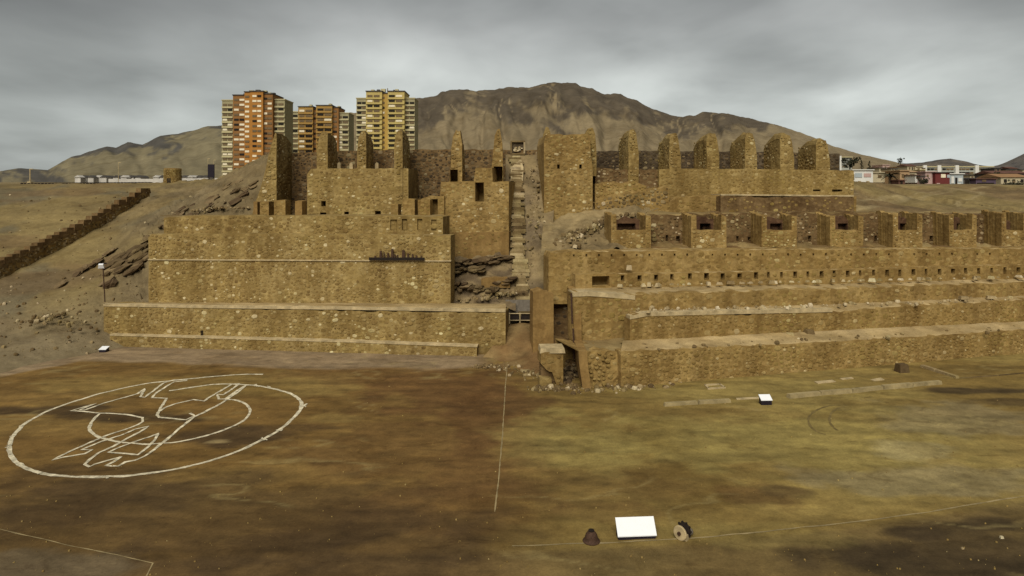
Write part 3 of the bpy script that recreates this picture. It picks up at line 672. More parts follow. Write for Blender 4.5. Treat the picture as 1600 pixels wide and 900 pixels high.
w = wall('retaining_wall', 'low stone plinth wall with a pale ledge at the foot of the left wing', 'wall', LA,
     [(172, 523), (350, 528), (560, 534), (745, 541)], [(172, 545), (752, 560)], 1.0, 'wall_olive', 'coarse', 'stone_cream', .05, rag=.05)
MB_ = MB()
def cap_strip(parent, line, pts, depth, h, mat, name='capping', over=.06):
    """pale mortar capping laid on a wall top, broken into uneven lengths"""
    v, f, _, _ = wall_mesh(line, pts, [(a, b+h*F/line.Y(a)) for a, b in pts], depth, rag=.05, bulge=.05, step=.5)
    v = [(q[0]+line.n.x*over, q[1]+line.n.y*over, q[2]) for q in v]
    mobj(name, v, f, M[mat], parent, weld=True)
cap_strip(w, LA, [(172, 522), (350, 527), (560, 533), (746, 540)], 1.0, .16, 'capping')
w = wall('retaining_wall', 'long stone wall of the lowest left tier with a wide pale terrace on top', 'wall', LB,
     [(162, 478), (350, 481), (560, 485), (790, 488)], [(162, 545), (500, 556), (790, 562)], 3.0, 'wall_olive', 'coarse', 'stone_cream', .06, rag=.16)
cap_strip(w, LB, [(162, 474.5), (300, 477), (560, 480), (790, 483.5)], .55, .28, 'capping')
floor(w, LB, [(160, 474.5, .5), (790, 483.5, .5)], LC, [(160, 472, 0), (800, 474.5, 0)], lit_pale_dirt, 90, 8)
iron = MB()
for px, py in ((315, 521), (317, 521)): iron.tube(LB.P(px, py+6, -.1), LB.P(px, py-5, -.1), .05)
iron.build('iron_stub', M['rust_black'], w)
w = wall('retaining_wall', 'tallest plain stone wall of the left wing, dotted with cream stones', 'wall', LC,
     [(232, 371), (237, 366), (400, 365), (560, 366), (704, 367)], [(221, 476), (500, 478), (706, 480)], 2.4, 'wall_olive', 'coarse', 'stone_cream', .06, rag=.10, batter=.0)
lg = wall_mesh(LC, [(232, 404.5), (705, 406.5)], [(232, 406.5), (705, 408.5)], .5, rag=.02, bulge=.02)
mobj('ledge', [(q[0]+LC.n.x*.14, q[1]+LC.n.y*.14, q[2]) for q in lg[0]], lg[1], M['capping'], w, weld=True)
# its right-hand end face
e0 = LC.P(705, 367); Lend = None
floor(w, LC, [(232, 366, .3), (704, 367, .3)], LD, [(232, 365, .2), (704, 366, .2)], dirt, 60, 4)
w = wall('retaining_wall', 'long stone band set back on top of the tallest left wall', 'wall', LD,
     [(256, 340), (300, 337), (480, 337), (600, 337), (692, 338)], [(256, 372), (692, 374)], 3.6, 'wall_olive', 'mid', 'stone_cream', .06, rag=.12,
     openings=[(610, 620, 343, 359, .16), (628, 636, 342, 359, .22), (652, 660, 342, 359, .2), (674, 682, 343, 360, .16)])
LE = Line((390, 86.5), (700, 84.6))
floor(w, LD, [(256, 339.5, .5), (692, 338.5, .5)], LE, [(300, 335.5, -1), (692, 334, -1)], dirt, 60, 8)
# rusted skyline silhouette on the tall wall
fr_ = empty('iron_frieze', LC.P(620, 405), 'rusted iron frieze like a row of jagged letters fixed to the tall left wall', 'frieze')
mb = MB()
for a, b in ((578, 606), (606, 630), (630, 664)):
    p, q = LC.P(a, 404, -.25), LC.P(b, 404.3, -.25); mb.box((p+q)/2, ((q-p).length, .22, .30), math.atan2(LC.d.y, LC.d.x))
mb.build('base_bar', M['rust_black'], fr_)
for a, b, h in ((594, 598, 11), (600, 602, 9), (606, 609, 8), (612, 616, 14), (617, 619, 6), (621, 623, 5), (629, 634, 12), (637, 640, 7), (644, 647, 6), (650, 653, 4), (586, 589, 3), (658, 660, 3)):
    p = LC.P((a+b)/2, 402.6, -.25); hh = h*LC.Y(a)/F; mb = MB(); mb.box(p+Vector((0, 0, hh/2)), ((b-a)*LC.Y(a)/F, .14, hh), math.atan2(LC.d.y, LC.d.x), .8); mb.build('upright', M['rust'], fr_)

# blocks on the upper level
big = wall('stone_building', 'broad windowless block standing on the upper level of the left wing', 'ruin block', LE,
     [(480, 272), (486, 263), (560, 263), (638, 263)], [(470, 337), (640, 337)], 5.6, 'wall_olive', 'mid', 'stone_cream', .06, rag=.08,
     openings=[(502, 509, 314, 322, 1.6), (500, 510, 332, 335, 1.5), (538, 545, 330.5, 335, 1.6), (586, 595, 329.5, 335, 1.6)])
# low front kerb walls and posts of the upper level (pillars)
LP_ = Line((390, 82), (700, 80))
pil = [(396, 402, 314, 'narrow pale pillar at the left end of the row on the upper left terrace'), (406, 420, 314, 'brown pillar second from the left in the row on the upper left terrace'),
       (428, 446, 312, 'widest pillar of the row on the upper left terrace'), (461, 472, 313, 'pale leaning pillar just left of the broad block')]
pil += [(611, 622, 318, 'short grey pillar just right of the last round hole'), (629, 648, 310, 'speckled pillar left of the narrow doorway slot'), (653, 672, 311, 'pillar between the two dark doorway slots')]
for i, (a, b, t, lab) in enumerate(pil):
    wall('pillar', lab, 'pillar', Line((a, LP_.Y(a)), (b, LP_.Y(b))), [(a, t+1), ((a+b)/2, t), (b, t+1)], [(a, 337.5), (b, 337.5)], 1.5,
         'wall_tan' if i not in (0, 3) else 'plaster', 'fine' if i not in (0, 3) else 'scant', 'stone_tan', .05, rag=.06, step=.3, group='pillars along the upper left terrace')
Lback = Line((420, 93), (850, 91)); Lback2 = Line((850, 91), (1312, 97))
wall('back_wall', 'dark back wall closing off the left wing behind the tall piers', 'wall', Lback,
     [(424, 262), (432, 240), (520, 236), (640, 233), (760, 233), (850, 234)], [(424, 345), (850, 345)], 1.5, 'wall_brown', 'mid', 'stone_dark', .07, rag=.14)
def pier(a, b, y0, depth, outline, bot, label, mat='wall_tan', stone='stone_tan', style='mid', openings=(), yk=None, **k):
    ln = Line((a, y0), (b, yk or y0)); rg = k.pop('rag', .30); k.setdefault('nd', 6); k.setdefault('drop', 1.1); k.setdefault('sides', 1 if b < 800 else (-1 if a > 940 else 0)); k.setdefault('bulge', .11)
    return wall('pier', label, 'pier', ln, outline, [(a, bot), (b, bot)], depth, mat, style, stone, .08, openings, rag=rg, step=.35, group='tall piers standing along the ruin', **k)
pier(394, 432, 86.8, 6, [(394, 334), (399, 318), (405, 300), (410, 282), (415, 262), (419, 244), (423, 228), (427, 215), (430, 208), (432, 209)], 340, 'outermost left pier with a stepped sloping edge beside the rocky hillside', 'wall_olive', 'stone_cream')
pier(495, 512, 86.3, 4.6, [(495, 232), (498, 218), (502, 208), (507, 205), (512, 208)], 264, 'round topped pier in front of the brown middle tower block', 'wall_olive', 'stone_cream')
pier(558, 572, 86.0, 4.6, [(558, 232), (560, 215), (564, 206), (569, 204), (572, 208)], 264, 'round topped pier in front of the left edge of the yellow tower block', 'wall_olive', 'stone_cream')
pier(616, 629, 84.9, 6, [(616, 225), (618, 212), (622, 204), (627, 203), (629, 207)], 322, 'tall pier at the right end of the broad block, running down its full height', 'wall_olive', 'stone_cream')
for a, lab in ((546, 'small pale stump left of the round topped pier by the yellow tower'), (586, 'small pale stump right of the round topped pier by the yellow tower'), (527, 'small pale stump beside the pier before the brown tower')):
    wall('stump', lab, 'pillar stump', Line((a, 89), (a+5, 89)), [(a, 256), (a+2.5, 253), (a+5, 256)], [(a, 265), (a+5, 265)], .5, 'capping', None, rag=.05, step=.2, group='small stumps on the broad block')
# recess wall between block and centre block
wall('stone_wall', 'brown wall with open slots in the deep recess right of the broad block', 'wall', Line((630, 82.6), (694, 82)),
     [(640, 322), (652, 316), (660, 309), (672, 306), (694, 305)], [(640, 338), (694, 338)], 1.0, 'wall_tan', 'fine', 'stone_tan', .06,
     openings=[(648.5, 652.5, 311, 334, 3), (672.5, 684, 311, 334, 3)])
LG = Line((690, 82.4), (795, 81.2)); LH = Line((684, 80.8), (795, 79.6))
wall('stone_building', 'square stone block with a dark window slot beside the central stair', 'ruin block', LG,
     [(688, 300), (689, 284), (740, 283), (743, 262), (769, 262), (770, 284), (795, 283)], [(686, 355), (795, 352)], 7.0, 'wall_tan', 'mid', 'stone_cream', .06, rag=.10,
     openings=[(742.5, 756, 285, 314, 2.6)])
wall('stone_wall', 'ledge wall of uneven stones below the square block by the stair', 'wall', Line((690, 81.4), (795, 80.4)),
     [(690, 356), (712, 352), (795, 348)], [(690, 372), (795, 370)], 2.0, 'wall_tan', 'mid', 'stone_cream', .06, rag=.12)
wall('stone_wall', 'smooth brown rendered wall under the square block by the stair', 'wall', LH,
     [(684, 370), (706, 364), (795, 362)], [(684, 410), (795, 402)], 2.0, 'plaster', 'scant', 'stone_tan', .04, rag=.05)
pier(702, 722, 83.4, 4.5, [(702, 285), (704, 262), (705, 232), (708, 212), (713, 204), (719, 206), (722, 225)], 288, 'pier with a dark window at its foot, left of the pair by the stair', 'wall_tan', 'stone_cream', openings=[(703.5, 715, 265, 283, 2.5)])
pier(768, 786, 83.2, 4.5, [(768, 262), (771, 232), (773, 210), (777, 200), (781, 201), (785, 224), (786, 262)], 288, 'pier with a dark window at its foot, right of the pair by the stair', 'wall_tan', 'stone_cream', openings=[(771.5, 785, 260, 282, 2.5)])

# ================================================================== RUIN: CENTRAL STAIR
def slope_col(x, y, z, u, v): return tuple(q*(1+.4*fb(x*.6, y*.6, z*.6)) for q in lerp3((0.135, 0.100, 0.056), (0.21, 0.155, 0.076), ss(.3, .7, fb(x*.3, z*.3, 2)*.5+.5)))
loft('rubble_slope', [
    [(786, 492, 75.4), (812, 492, 75.4), (860, 470, 75.4)],
    [(786, 440, 78.0), (812, 432, 78.4), (862, 400, 78.4)],
    [(788, 385, 80.8), (812, 372, 81.4), (864, 360, 81.6)],
    [(790, 318, 85.2), (812, 312, 85.6), (866, 310, 85.6)],
    [(790, 240, 91.2), (812, 240, 91.2), (866, 236, 91.2)]], 40, 120, slope_col, 'hill', .35, .5)
st = empty('stairway', P(815, 492, 75.4), 'steep straight stair of pale worn steps climbing the middle of the ruin', 'stairs')
cols = [(498, 75.1, 799, 835), (440, 77.8, 799, 828), (385, 80.7, 798, 822), (318, 85.0, 797, 819), (243, 90.9, 797, 817)]
def stair_at(t):
    i = min(int(t*4), 3); w_ = t*4-i; return [cols[i][k]*(1-w_)+cols[i+1][k]*w_ for k in range(4)]
NS = 92
for k in range(NS):
    t = (k+.5)/NS; py, Y, a, b = stair_at(t); c = P((a+b)/2, py, Y-.25); wd = (b-a)*Y/F*random.uniform(.66, 1.0)
    mb = MB(); mb.box(c+Vector((random.uniform(-.26, .26), random.uniform(-.09, .09), random.uniform(-.08, .08))), (wd, .75, .34*random.uniform(.9, 1.25)), random.uniform(-.10, .10), random.uniform(.85, 1.0))
    mb.build('step', M['stone_step' if random.random() < (.12 if t < .22 else .75 if t < .52 else .22 if t < .68 else .5) else 'stone_rubble'], st)
slab = MB(); slab.add([P(798, 283, 87.3), P(817, 283, 87.3), P(818, 262, 88.7), P(814, 248, 89.8), P(806, 255, 89.3), P(798, 262, 88.7)]+[P(798, 283, 88.3), P(817, 283, 88.3), P(818, 262, 89.7), P(814, 248, 90.8), P(806, 255, 90.3), P(798, 262, 89.7)],
    [(0, 1, 2, 3, 4, 5), (0, 6, 7, 1), (1, 7, 8, 2), (2, 8, 9, 3), (3, 9, 10, 4), (4, 10, 11, 5), (5, 11, 6, 0)]); slab.build('landing_slab', M['capping'], st)
# emblem block on top
eb = empty('masonry_niche', P(809, 243, 91), 'small square stone frame filled with rubble at the very top of the stair', 'niche')
mb = MB(); c = P(809, 231, 91)
mb.box(c+Vector((0, .5, 0)), (1.8, .6, 1.75)); mb.build('panel', M['wall_dark'], eb)
for dx, dz, sx, sz in ((0, .88, 2.0, .22), (-.9, 0, .22, 1.6), (.9, 0, .22, 1.6), (0, -.85, 1.9, .18)):
    MB().box(c+Vector((dx, .1, dz)), (sx, .5, sz)).build('frame_bar', M['stone_rubble'], eb)
for _ in range(14):
    a = random.uniform(0, 6.28); r = random.uniform(.15, .6)
    MB().box(c+Vector((r*math.cos(a), .12, r*math.sin(a))), (random.uniform(.2, .4), .3, random.uniform(.12, .3)), 0, .6).build('stone', M['stone_pale'], eb)

# ================================================================== RUIN: TOWER
wall('stone_tower', 'tall square stone tower with two small holes beside the central stair', 'tower', Line((850, 84), (926, 84.6)),
     [(850, 222), (853, 210), (870, 209), (890, 210), (915, 209), (922, 212), (923, 240), (926, 262)], [(848, 360), (936, 362)], 6.5, 'wall_tan', 'fine', 'stone_cream', .06, rag=.10,
     openings=[(870.5, 874.5, 257, 263, 1.2), (905, 909, 257, 263, 1.2)], step=.35)
pier(847, 860, 86.0, 2, [(847, 230), (849, 210), (853, 198), (857, 199), (860, 207)], 270, 'narrow broken pier rising behind the left edge of the square tower', 'wall_olive', 'stone_cream')
pier(915, 932, 86.0, 3, [(915, 208), (919, 201), (926, 199), (930, 208), (932, 235)], 275, 'broken pier rising behind the right edge of the square tower', 'wall_olive', 'stone_cream')
def rub_col(x, y, z, u, v): return tuple(q*(1+.4*fb(x*.6, y*.6, z*.6)) for q in lerp3((0.165, 0.120, 0.058), (0.24, 0.180, 0.088), ss(.3, .7, fb(x*.3, z*.4, 2)*.5+.5)))
loft('rubble_slope', [
    [(846, 398, 71.8), (900, 392, 72.6), (962, 389, 74.5), (1000, 388, 76)],
    [(846, 376, 76.5), (900, 375, 76.8), (962, 374, 78), (1000, 380, 80)],
    [(848, 356, 81), (900, 353, 81), (962, 346, 82), (1000, 352, 83)],
    [(850, 342, 84.2), (900, 338, 84.2), (962, 326, 84.8), (1040, 332, 85.5)],
    [(900, 332, 86.6), (930, 316, 86.6), (980, 312, 87), (1045, 318, 88)]], 70, 80, rub_col, 'hill', .6, .55)

# ================================================================== RUIN: RIGHT WING
RA = Line((970, 58.1), (1600, 70.3)); RB = Line((985, 61.3), (1600, 73.4)); RC = Line((895, 62.2), (1600, 75.6)); RD = Line((900, 67.5), (1600, 77.0)); RE = Line((858, 68.9), (1600, 78.0))
RV = Line((940, 75.8), (1600, 83)); RW = Line((930, 84), (1340, 89)); RU = Line((925, 87), (1340, 91.5))
w = wall('terrace_wall', 'lowest right terrace wall of coarse rubble standing on the court', 'wall', RA,
     [(970, 549), (1000, 548), (1150, 541), (1300, 534), (1450, 525), (1600, 515), (1760, 507)], [(970, 609), (1150, 597), (1300, 585), (1450, 570), (1600, 555), (1760, 545)], 1.2, 'wall_tan', 'coarse', 'stone_tan', .07, rag=.12)
floor(w, RA, [(972, 549, .25), (1000, 548), (1150, 541), (1300, 534), (1450, 525), (1600, 515), (1760, 507)], RB, [(972, 531, -.2), (1150, 523), (1300, 515.5), (1600, 501), (1760, 496)], lit_pale_dirt, 110, 12, .08)
Lr5 = Line((902, 57.5), (968, 58.9))
w = wall('terrace_wall', 'eroded brown corner of the lowest right terrace next to the broken pillar', 'wall', Lr5,
     [(904, 547), (925, 549), (950, 548), (970, 549)], [(904, 549), (907, 580), (912, 607), (972, 609)], 5.0, 'wall_tan', 'fine', 'stone_tan', .22, rag=.10, bulge=.20)
floor(w, Line((902, 57.9), (968, 59.3)), [(904, 547.5, .1), (985, 547.5)], Line((895, 63.5), (990, 63.6)), [(893, 528, 0), (990, 527)], dirt, 30, 12, .10, skirt=.12)
# long side face of the right wing along the gate passage
sw = empty('side_wall', (5.9, 58, 0), 'tall battered end wall of the right terraces facing the gate passage', 'wall')
v = []; f = []
ys_ = np.linspace(57.45, 69, 24); zs_ = np.linspace(0, 7.3, 16)
for j, z in enumerate(zs_):
    for i, y in enumerate(ys_):
        ztop = 3.25+.05*nz(y, 1) if y < 62.0 else 7.3+.1*nz(y*2, 3); zz = min(z, ztop)
        v.append((5.72+.38*max(0, 1-zz/3.2)**1.3+.05*nz(y*.9, zz*.9, 4), y, zz))
n_ = len(ys_); f = [(j*n_+i, (j+1)*n_+i, (j+1)*n_+i+1, j*n_+i+1) for j in range(15) for i in range(n_-1)]
k_ = len(v); v += [(q[0]+.75, q[1]+.06, q[2]) for q in v]; f += [tuple(t+k_ for t in q[::-1]) for q in f]
for j in range(15):
    f.append((j*n_, k_+j*n_, k_+(j+1)*n_, (j+1)*n_)); f.append((j*n_+n_-1, (j+1)*n_+n_-1, k_+(j+1)*n_+n_-1, k_+j*n_+n_-1))
for i in range(n_-1): f.append((15*n_+i, k_+15*n_+i, k_+15*n_+i+1, 15*n_+i+1))
mobj('masonry', v, f, M['plaster'], sw, weld=True)
wall('stone_wall', 'low dark wall of stacked courses filling the passage behind the broken pillar', 'wall', Line((864, 63.0), (915, 62.0)), [(864, 566), (885, 560), (905, 566), (915, 575)], [(864, 598), (915, 602)], 1.2, 'wall_brown', 'mid', 'stone_rubble', .16, rag=.25)
for a, b, t in ((894, 460, 0), (897, 515, 1)):
    p = P(a, b, 61.9-t*.2); MB().tube(p+Vector((-.08, 0, .1)), p+Vector((.0, -.1, -2.7)), .09).build('timber_post', M['rust'], sw)
w = wall('terrace_wall', 'second right terrace wall from the ground, with a crumbling pale top edge', 'wall', RB,
     [(984, 498), (990, 489), (1100, 487), (1150, 492), (1250, 484), (1300, 487), (1420, 477), (1500, 474), (1600, 468), (1760, 460)], [(984, 536), (1300, 519), (1600, 505), (1760, 498)], 1.2, 'wall_tan', 'mid', 'stone_tan', .06, rag=.22)
cap_strip(w, RB, [(984, 493), (1010, 488), (1100, 486), (1200, 484), (1300, 482)], .9, .35, 'capping')
floor(w, RB, [(985, 493, .3), (990, 489), (1100, 487), (1150, 492), (1250, 484), (1300, 487), (1420, 477), (1500, 474), (1600, 468), (1760, 460)], RC, [(985, 485, -.1), (1300, 475), (1600, 462), (1760, 456)], lit_pale_dirt, 160, 6, .08, .08)
w = wall('terrace_wall', 'third right terrace wall from the ground, taller at its left end', 'wall', RC,
     [(894, 459), (900, 455), (985, 460), (1150, 455), (1300, 451), (1450, 446), (1600, 441), (1760, 436)], [(894, 532), (984, 532), (988, 490), (1300, 478), (1600, 464), (1760, 458)], 1.2, 'wall_tan', 'sparse', 'stone_tan', .06, rag=.14)
cap_strip(w, RC, [(894, 456), (920, 455), (960, 458), (992, 461)], 1.2, .45, 'capping')
floor(w, RC, [(894, 459, .3), (900, 455), (985, 460), (1150, 455), (1300, 451), (1450, 446), (1600, 441), (1760, 436)], RD, [(894, 450, -.1), (1300, 443.5), (1600, 434.5), (1760, 431)], lit_pale_dirt, 160, 8, .08, .08)
niches = [(px, px+6+random.uniform(-1, 2), 431-.020*(px-900)+random.uniform(-1, 1), 440-.021*(px-900), .9) for px in (970, 996, 1022, 1047, 1075, 1100, 1126, 1152)]
niches += [(px, px+4.5+random.uniform(-1, 2), 430.5-.020*(px-900)+random.uniform(0, 1), 440-.0205*(px-900)+random.uniform(-1, 1), .8) for px in np.arange(1178, 1600, 20.5)]
w = wall('terrace_wall', 'narrow right terrace band pierced by a row of small dark niches', 'wall', RD,
     [(899, 428.5), (930, 428), (1100, 426), (1300, 421), (1450, 417), (1600, 413), (1760, 409)], [(899, 451), (1300, 445), (1600, 436), (1760, 432)], 1.2, 'wall_tan', 'sparse', 'stone_tan', .06, rag=.08,
     openings=[(925, 952, 431, 447, 1.9)]+niches)
floor(w, RD, [(899, 428.5, .3), (930, 428), (1100, 426), (1300, 421), (1450, 417), (1600, 413), (1760, 409)], RE, [(899, 427.5, -.1), (1300, 420), (1600, 412), (1760, 408)], lit_pale_dirt, 110, 4, .05, skirt=.1)
holes = [(px, px+2.6, 397-.003*(px-900)+random.uniform(-.5, .5), 400-.003*(px-900), .6) for px in np.arange(895, 1600, 19.7)]
w = wall('terrace_wall', 'plain right terrace wall with a line of tiny putlog holes under the vault row', 'wall', RE,
     [(857, 402), (860, 396), (900, 393), (1050, 391), (1300, 389), (1600, 388), (1760, 386)], [(857, 475), (898, 475), (902, 432), (1300, 424), (1600, 417), (1760, 413)], 2.5, 'wall_tan', 'sparse', 'stone_tan', .05, rag=.10, openings=holes)
floor(w, RE, [(857, 402, .3), (860, 396), (900, 393), (1050, 391), (1300, 389), (1600, 388), (1760, 386)], RV, [(857, 392, -.1), (1000, 387.5), (1300, 386.5), (1600, 386), (1760, 384)], lit_pale_dirt, 110, 8, .08)
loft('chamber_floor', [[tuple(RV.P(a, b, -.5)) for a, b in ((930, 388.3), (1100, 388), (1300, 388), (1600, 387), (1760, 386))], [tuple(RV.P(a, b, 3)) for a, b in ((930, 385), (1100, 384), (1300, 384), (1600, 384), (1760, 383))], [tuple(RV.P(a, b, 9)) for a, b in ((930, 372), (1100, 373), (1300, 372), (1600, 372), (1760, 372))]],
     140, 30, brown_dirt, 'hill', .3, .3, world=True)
# pale blocks along the foot of the niche band
for px in np.arange(965, 1598, 15.5):
    for _ in range(random.choice((1, 1, 2))):
        q = px+random.uniform(-5, 5); p = RD.P(q, 446.5-.0215*(q-900), -.55-random.uniform(0, .5))
        mb = MB(); s_ = random.uniform(.16, .44); mb.box(p+Vector((0, 0, s_*.2)), (s_*random.uniform(1, 2), s_, s_*random.uniform(.5, 1)), random.uniform(0, 3), random.uniform(.4, .85))
        props(mb.build('stone_block', M['stone_pale']), 'pale stone block in the row along the foot of the niche band', 'stone block', 'pale blocks along the niche band')
# vault chambers
vx = [(955, 1017, 'first stone chamber from the left in the vault row, nearest the tower'), (1080, 1135, 'second stone chamber from the left in the vault row'), (1190, 1245, 'third stone chamber from the left in the vault row, at its middle'),
      (1297, 1349, 'fourth stone chamber from the left in the vault row'), (1395, 1441, 'fifth stone chamber from the left in the vault row, with two dark gaps inside'),
      (1483, 1526, 'sixth stone chamber from the left in the vault row'), (1565, 1606, 'rightmost stone chamber of the vault row, cut by the edge of the photo'), (1648, 1688, 'stone chamber just beyond the right edge of the photo')]
for i, (a, b, lab) in enumerate(vx):
    if a > 1610: continue
    tp_ = 334+random.uniform(-3, 2); base_ = 392
    j = 8 if a < 1400 else 7
    la = RV
    t = wall('vault_chamber', lab, 'stone chamber', la, [(a, tp_+2), (a+j, tp_), (a+j+.3, 359), (b-j-.3, 359), (b-j, tp_+random.uniform(-1, 3)), (b, tp_+3)], [(a, base_), (b, base_)], .8, 'wall_tan', 'coarse', 'stone_cream', .06, rag=.10, group='vault chambers along the right terrace')
    for px, yy in ((a, tp_+1), (b, tp_+2)):
        q, z = la.sz(px, yy); p = la.xy(q); sgn = 1 if px == a else -1
        d2 = -la.n; c0 = p+la.d*(.35*sgn)+d2*.8; DP = 2.3
        ln = Line.__new__(Line); ln.A = c0; ln.d = d2.normalized(); ln.n = la.d*(-sgn)
        seg = 12; v = []; f = []
        for k in range(seg+1):
            for side in (-.3, .3):
                for zz in (9.2, z+.25*nz(k*.8, a*.3)-.1+.03*k):
                    r = c0+d2*(DP*k/seg)+la.d*(side+.04*nz(k, side, zz)); v.append((r.x, r.y, zz))
        for k in range(seg):
            n = 4*k; f += [(n, n+1, n+5, n+4), (n+2, n+6, n+7, n+3), (n+1, n+3, n+7, n+5)]
        f += [(0, 2, 3, 1), (4*seg, 4*seg+1, 4*seg+3, 4*seg+2)]
        mobj('cross_wall', v, f, M['wall_tan'], t, weld=True)
    Lb = Line((a+4, la.Y(a)+2.1), (b-4, la.Y(b)+2.1))
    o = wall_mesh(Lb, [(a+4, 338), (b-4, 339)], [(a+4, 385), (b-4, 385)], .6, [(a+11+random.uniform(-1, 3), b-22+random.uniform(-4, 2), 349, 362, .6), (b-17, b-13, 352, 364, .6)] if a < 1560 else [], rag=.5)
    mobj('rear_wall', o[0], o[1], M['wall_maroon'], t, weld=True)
LBY = Line((940, 78.7), (1600, 86.0))
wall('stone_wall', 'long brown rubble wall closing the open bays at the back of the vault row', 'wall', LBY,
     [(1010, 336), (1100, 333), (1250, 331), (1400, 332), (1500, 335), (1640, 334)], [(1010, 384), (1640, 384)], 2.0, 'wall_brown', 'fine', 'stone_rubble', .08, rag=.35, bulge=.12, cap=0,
     openings=[(px, px+random.uniform(3, 6), 368+random.uniform(-2, 3), 375, .5) for px in (1040, 1056, 1150, 1168, 1262, 1280, 1366, 1376, 1452, 1463, 1538, 1548, 1556)])
floor(bpy.data.objects['hill'] if False else None, LBY, [(1010, 336.5, .6), (1100, 333.5), (1250, 331.5), (1400, 332.5), (1500, 335.5), (1640, 334.5)], RW, [(1010, 331, -.3), (1640, 330)], dirt, 80, 6, .15, name='bay_roof_earth')
for (a, b) in ((1017, 1080), (1135, 1190), (1245, 1297), (1349, 1395), (1441, 1483), (1526, 1565)):
    # drifted earth heaps in the open bays
    c = RV.P((a+b)/2+random.uniform(-6, 6), 388, 2.0); rx = (b-a)*.42*80/F; v = []; cc = []; n = 14
    for jj in range(n):
        for ii in range(n):
            x = (ii/(n-1)*2-1); y = (jj/(n-1)*2-1); h = max(0, 1-x*x-y*y)
            v.append((c.x+x*rx*1.2, c.y+y*2.4, c.z-.2+h*(.75+.5*nz(a, ii*.4, jj*.4)))); cc.append(dirt(c.x+x, c.y+y, 0, 0, 0))
    props(mobj('earth_heap', v, [(q*n+p, q*n+p+1, (q+1)*n+p+1, (q+1)*n+p) for q in range(n-1) for p in range(n-1)], M['hill'], smooth=True, cols=np.array(cc)),
          {1017: 'drift of earth in the first open bay right of the tower side chamber', 1135: 'drift of earth in the second open bay between vault chambers', 1245: 'drift of earth in the third open bay between vault chambers',
           1349: 'drift of earth in the fourth open bay between vault chambers', 1441: 'drift of earth in the fifth open bay between vault chambers', 1526: 'drift of earth in the sixth open bay by the right edge'}[a], 'earth heap', 'earth heaps in the open bays')
wall('stone_wall', 'broad wall rising straight behind the row of vault chambers', 'wall', RW,
     [(1000, 336), (1040, 322), (1060, 308), (1130, 304), (1250, 306), (1338, 306)], [(1000, 388), (1338, 388)], 4.0, 'wall_tan', 'sparse', 'stone_tan', .06, rag=.2)
wall('stone_wall', 'weathered brown panel at the right end of the wall behind the vaults', 'wall', Line((1125, 84.9), (1340, 87.5)),
     [(1126, 306), (1200, 308), (1290, 307), (1334, 308)], [(1126, 345), (1334, 345)], 1.5, 'wall_brown', 'scant', 'stone_tan', .05, rag=.14)
w = wall('stone_wall', 'upper right wall carrying the row of six tall piers', 'wall', RU,
     [(1030, 264), (1060, 263), (1200, 264), (1334, 266)], [(1030, 310), (1334, 312)], 5.0, 'wall_olive', 'fine', 'stone_tan', .06, rag=.10, openings=[(1300, 1316, 296, 299, .8), (1270, 1282, 296, 298.5, .7)])
cap_strip(w, Line((1125, 86.0), (1340, 88.6)), [(1126, 303), (1230, 304), (1334, 305)], 3, .2, 'capping', 'ledge')
wall('stone_wall', 'low ragged dark wall segment right of the square tower', 'wall', Line((930, 87.6), (1045, 89)),
     [(930, 262), (975, 263), (1042, 266)], [(930, 305), (1042, 305)], 2.0, 'wall_brown', 'fine', 'stone_rubble', .10, rag=.25)
wall('stone_wall', 'greyish broken wall stepping down between the tower foot and the first vault', 'wall', Line((930, 84.9), (1045, 86)),
     [(930, 316), (948, 306), (972, 302), (1000, 297), (1024, 294), (1045, 290)], [(930, 350), (1045, 352)], 2.5, 'wall_tan', 'mid', 'stone_rubble', .12, rag=.35, bulge=.12)
wall('stone_wall', 'tan patch of wall between the square tower and the broad right wall', 'wall', Line((930, 85.6), (1000, 86.2)),
     [(930, 286), (950, 283), (992, 284), (1010, 290)], [(930, 325), (1010, 325)], 2.0, 'wall_tan', 'fine', 'stone_tan', .08, rag=.25)
wall('back_wall', 'dark back wall behind the six right piers', 'wall', Lback2,
     [(850, 236), (930, 236), (1000, 235), (1100, 236), (1200, 237), (1312, 240)], [(850, 300), (1312, 300)], 1.5, 'wall_dark', 'mid', 'stone_dark', .08, rag=.14)
for a, b, t, lab in ((982, 998, 201, 'tall pier nearest the square tower in the right row'), (1046, 1064, 207, 'second tall pier right of the square tower'), (1104, 1124, 208, 'third tall pier right of the square tower'),
                     (1164, 1183, 208, 'fourth tall pier right of the square tower'), (1219, 1241, 210, 'fifth tall pier right of the square tower'), (1275, 1297, 216, 'last tall pier at the far right end of the row, beside the pale flats')):
    yy = RU.Y(a)+.3; bt_ = 268 if a > 1000 else 285
    pier(a, b, yy, 5.0, [(a, t+8), (a+2, t+2), (a+6, t), (b-7, t+1), (b-4, t+9), (b-2, t+22), (b, t+36), (b, bt_-2)], bt_, lab, 'wall_olive', 'stone_cream', yk=yy+.15)

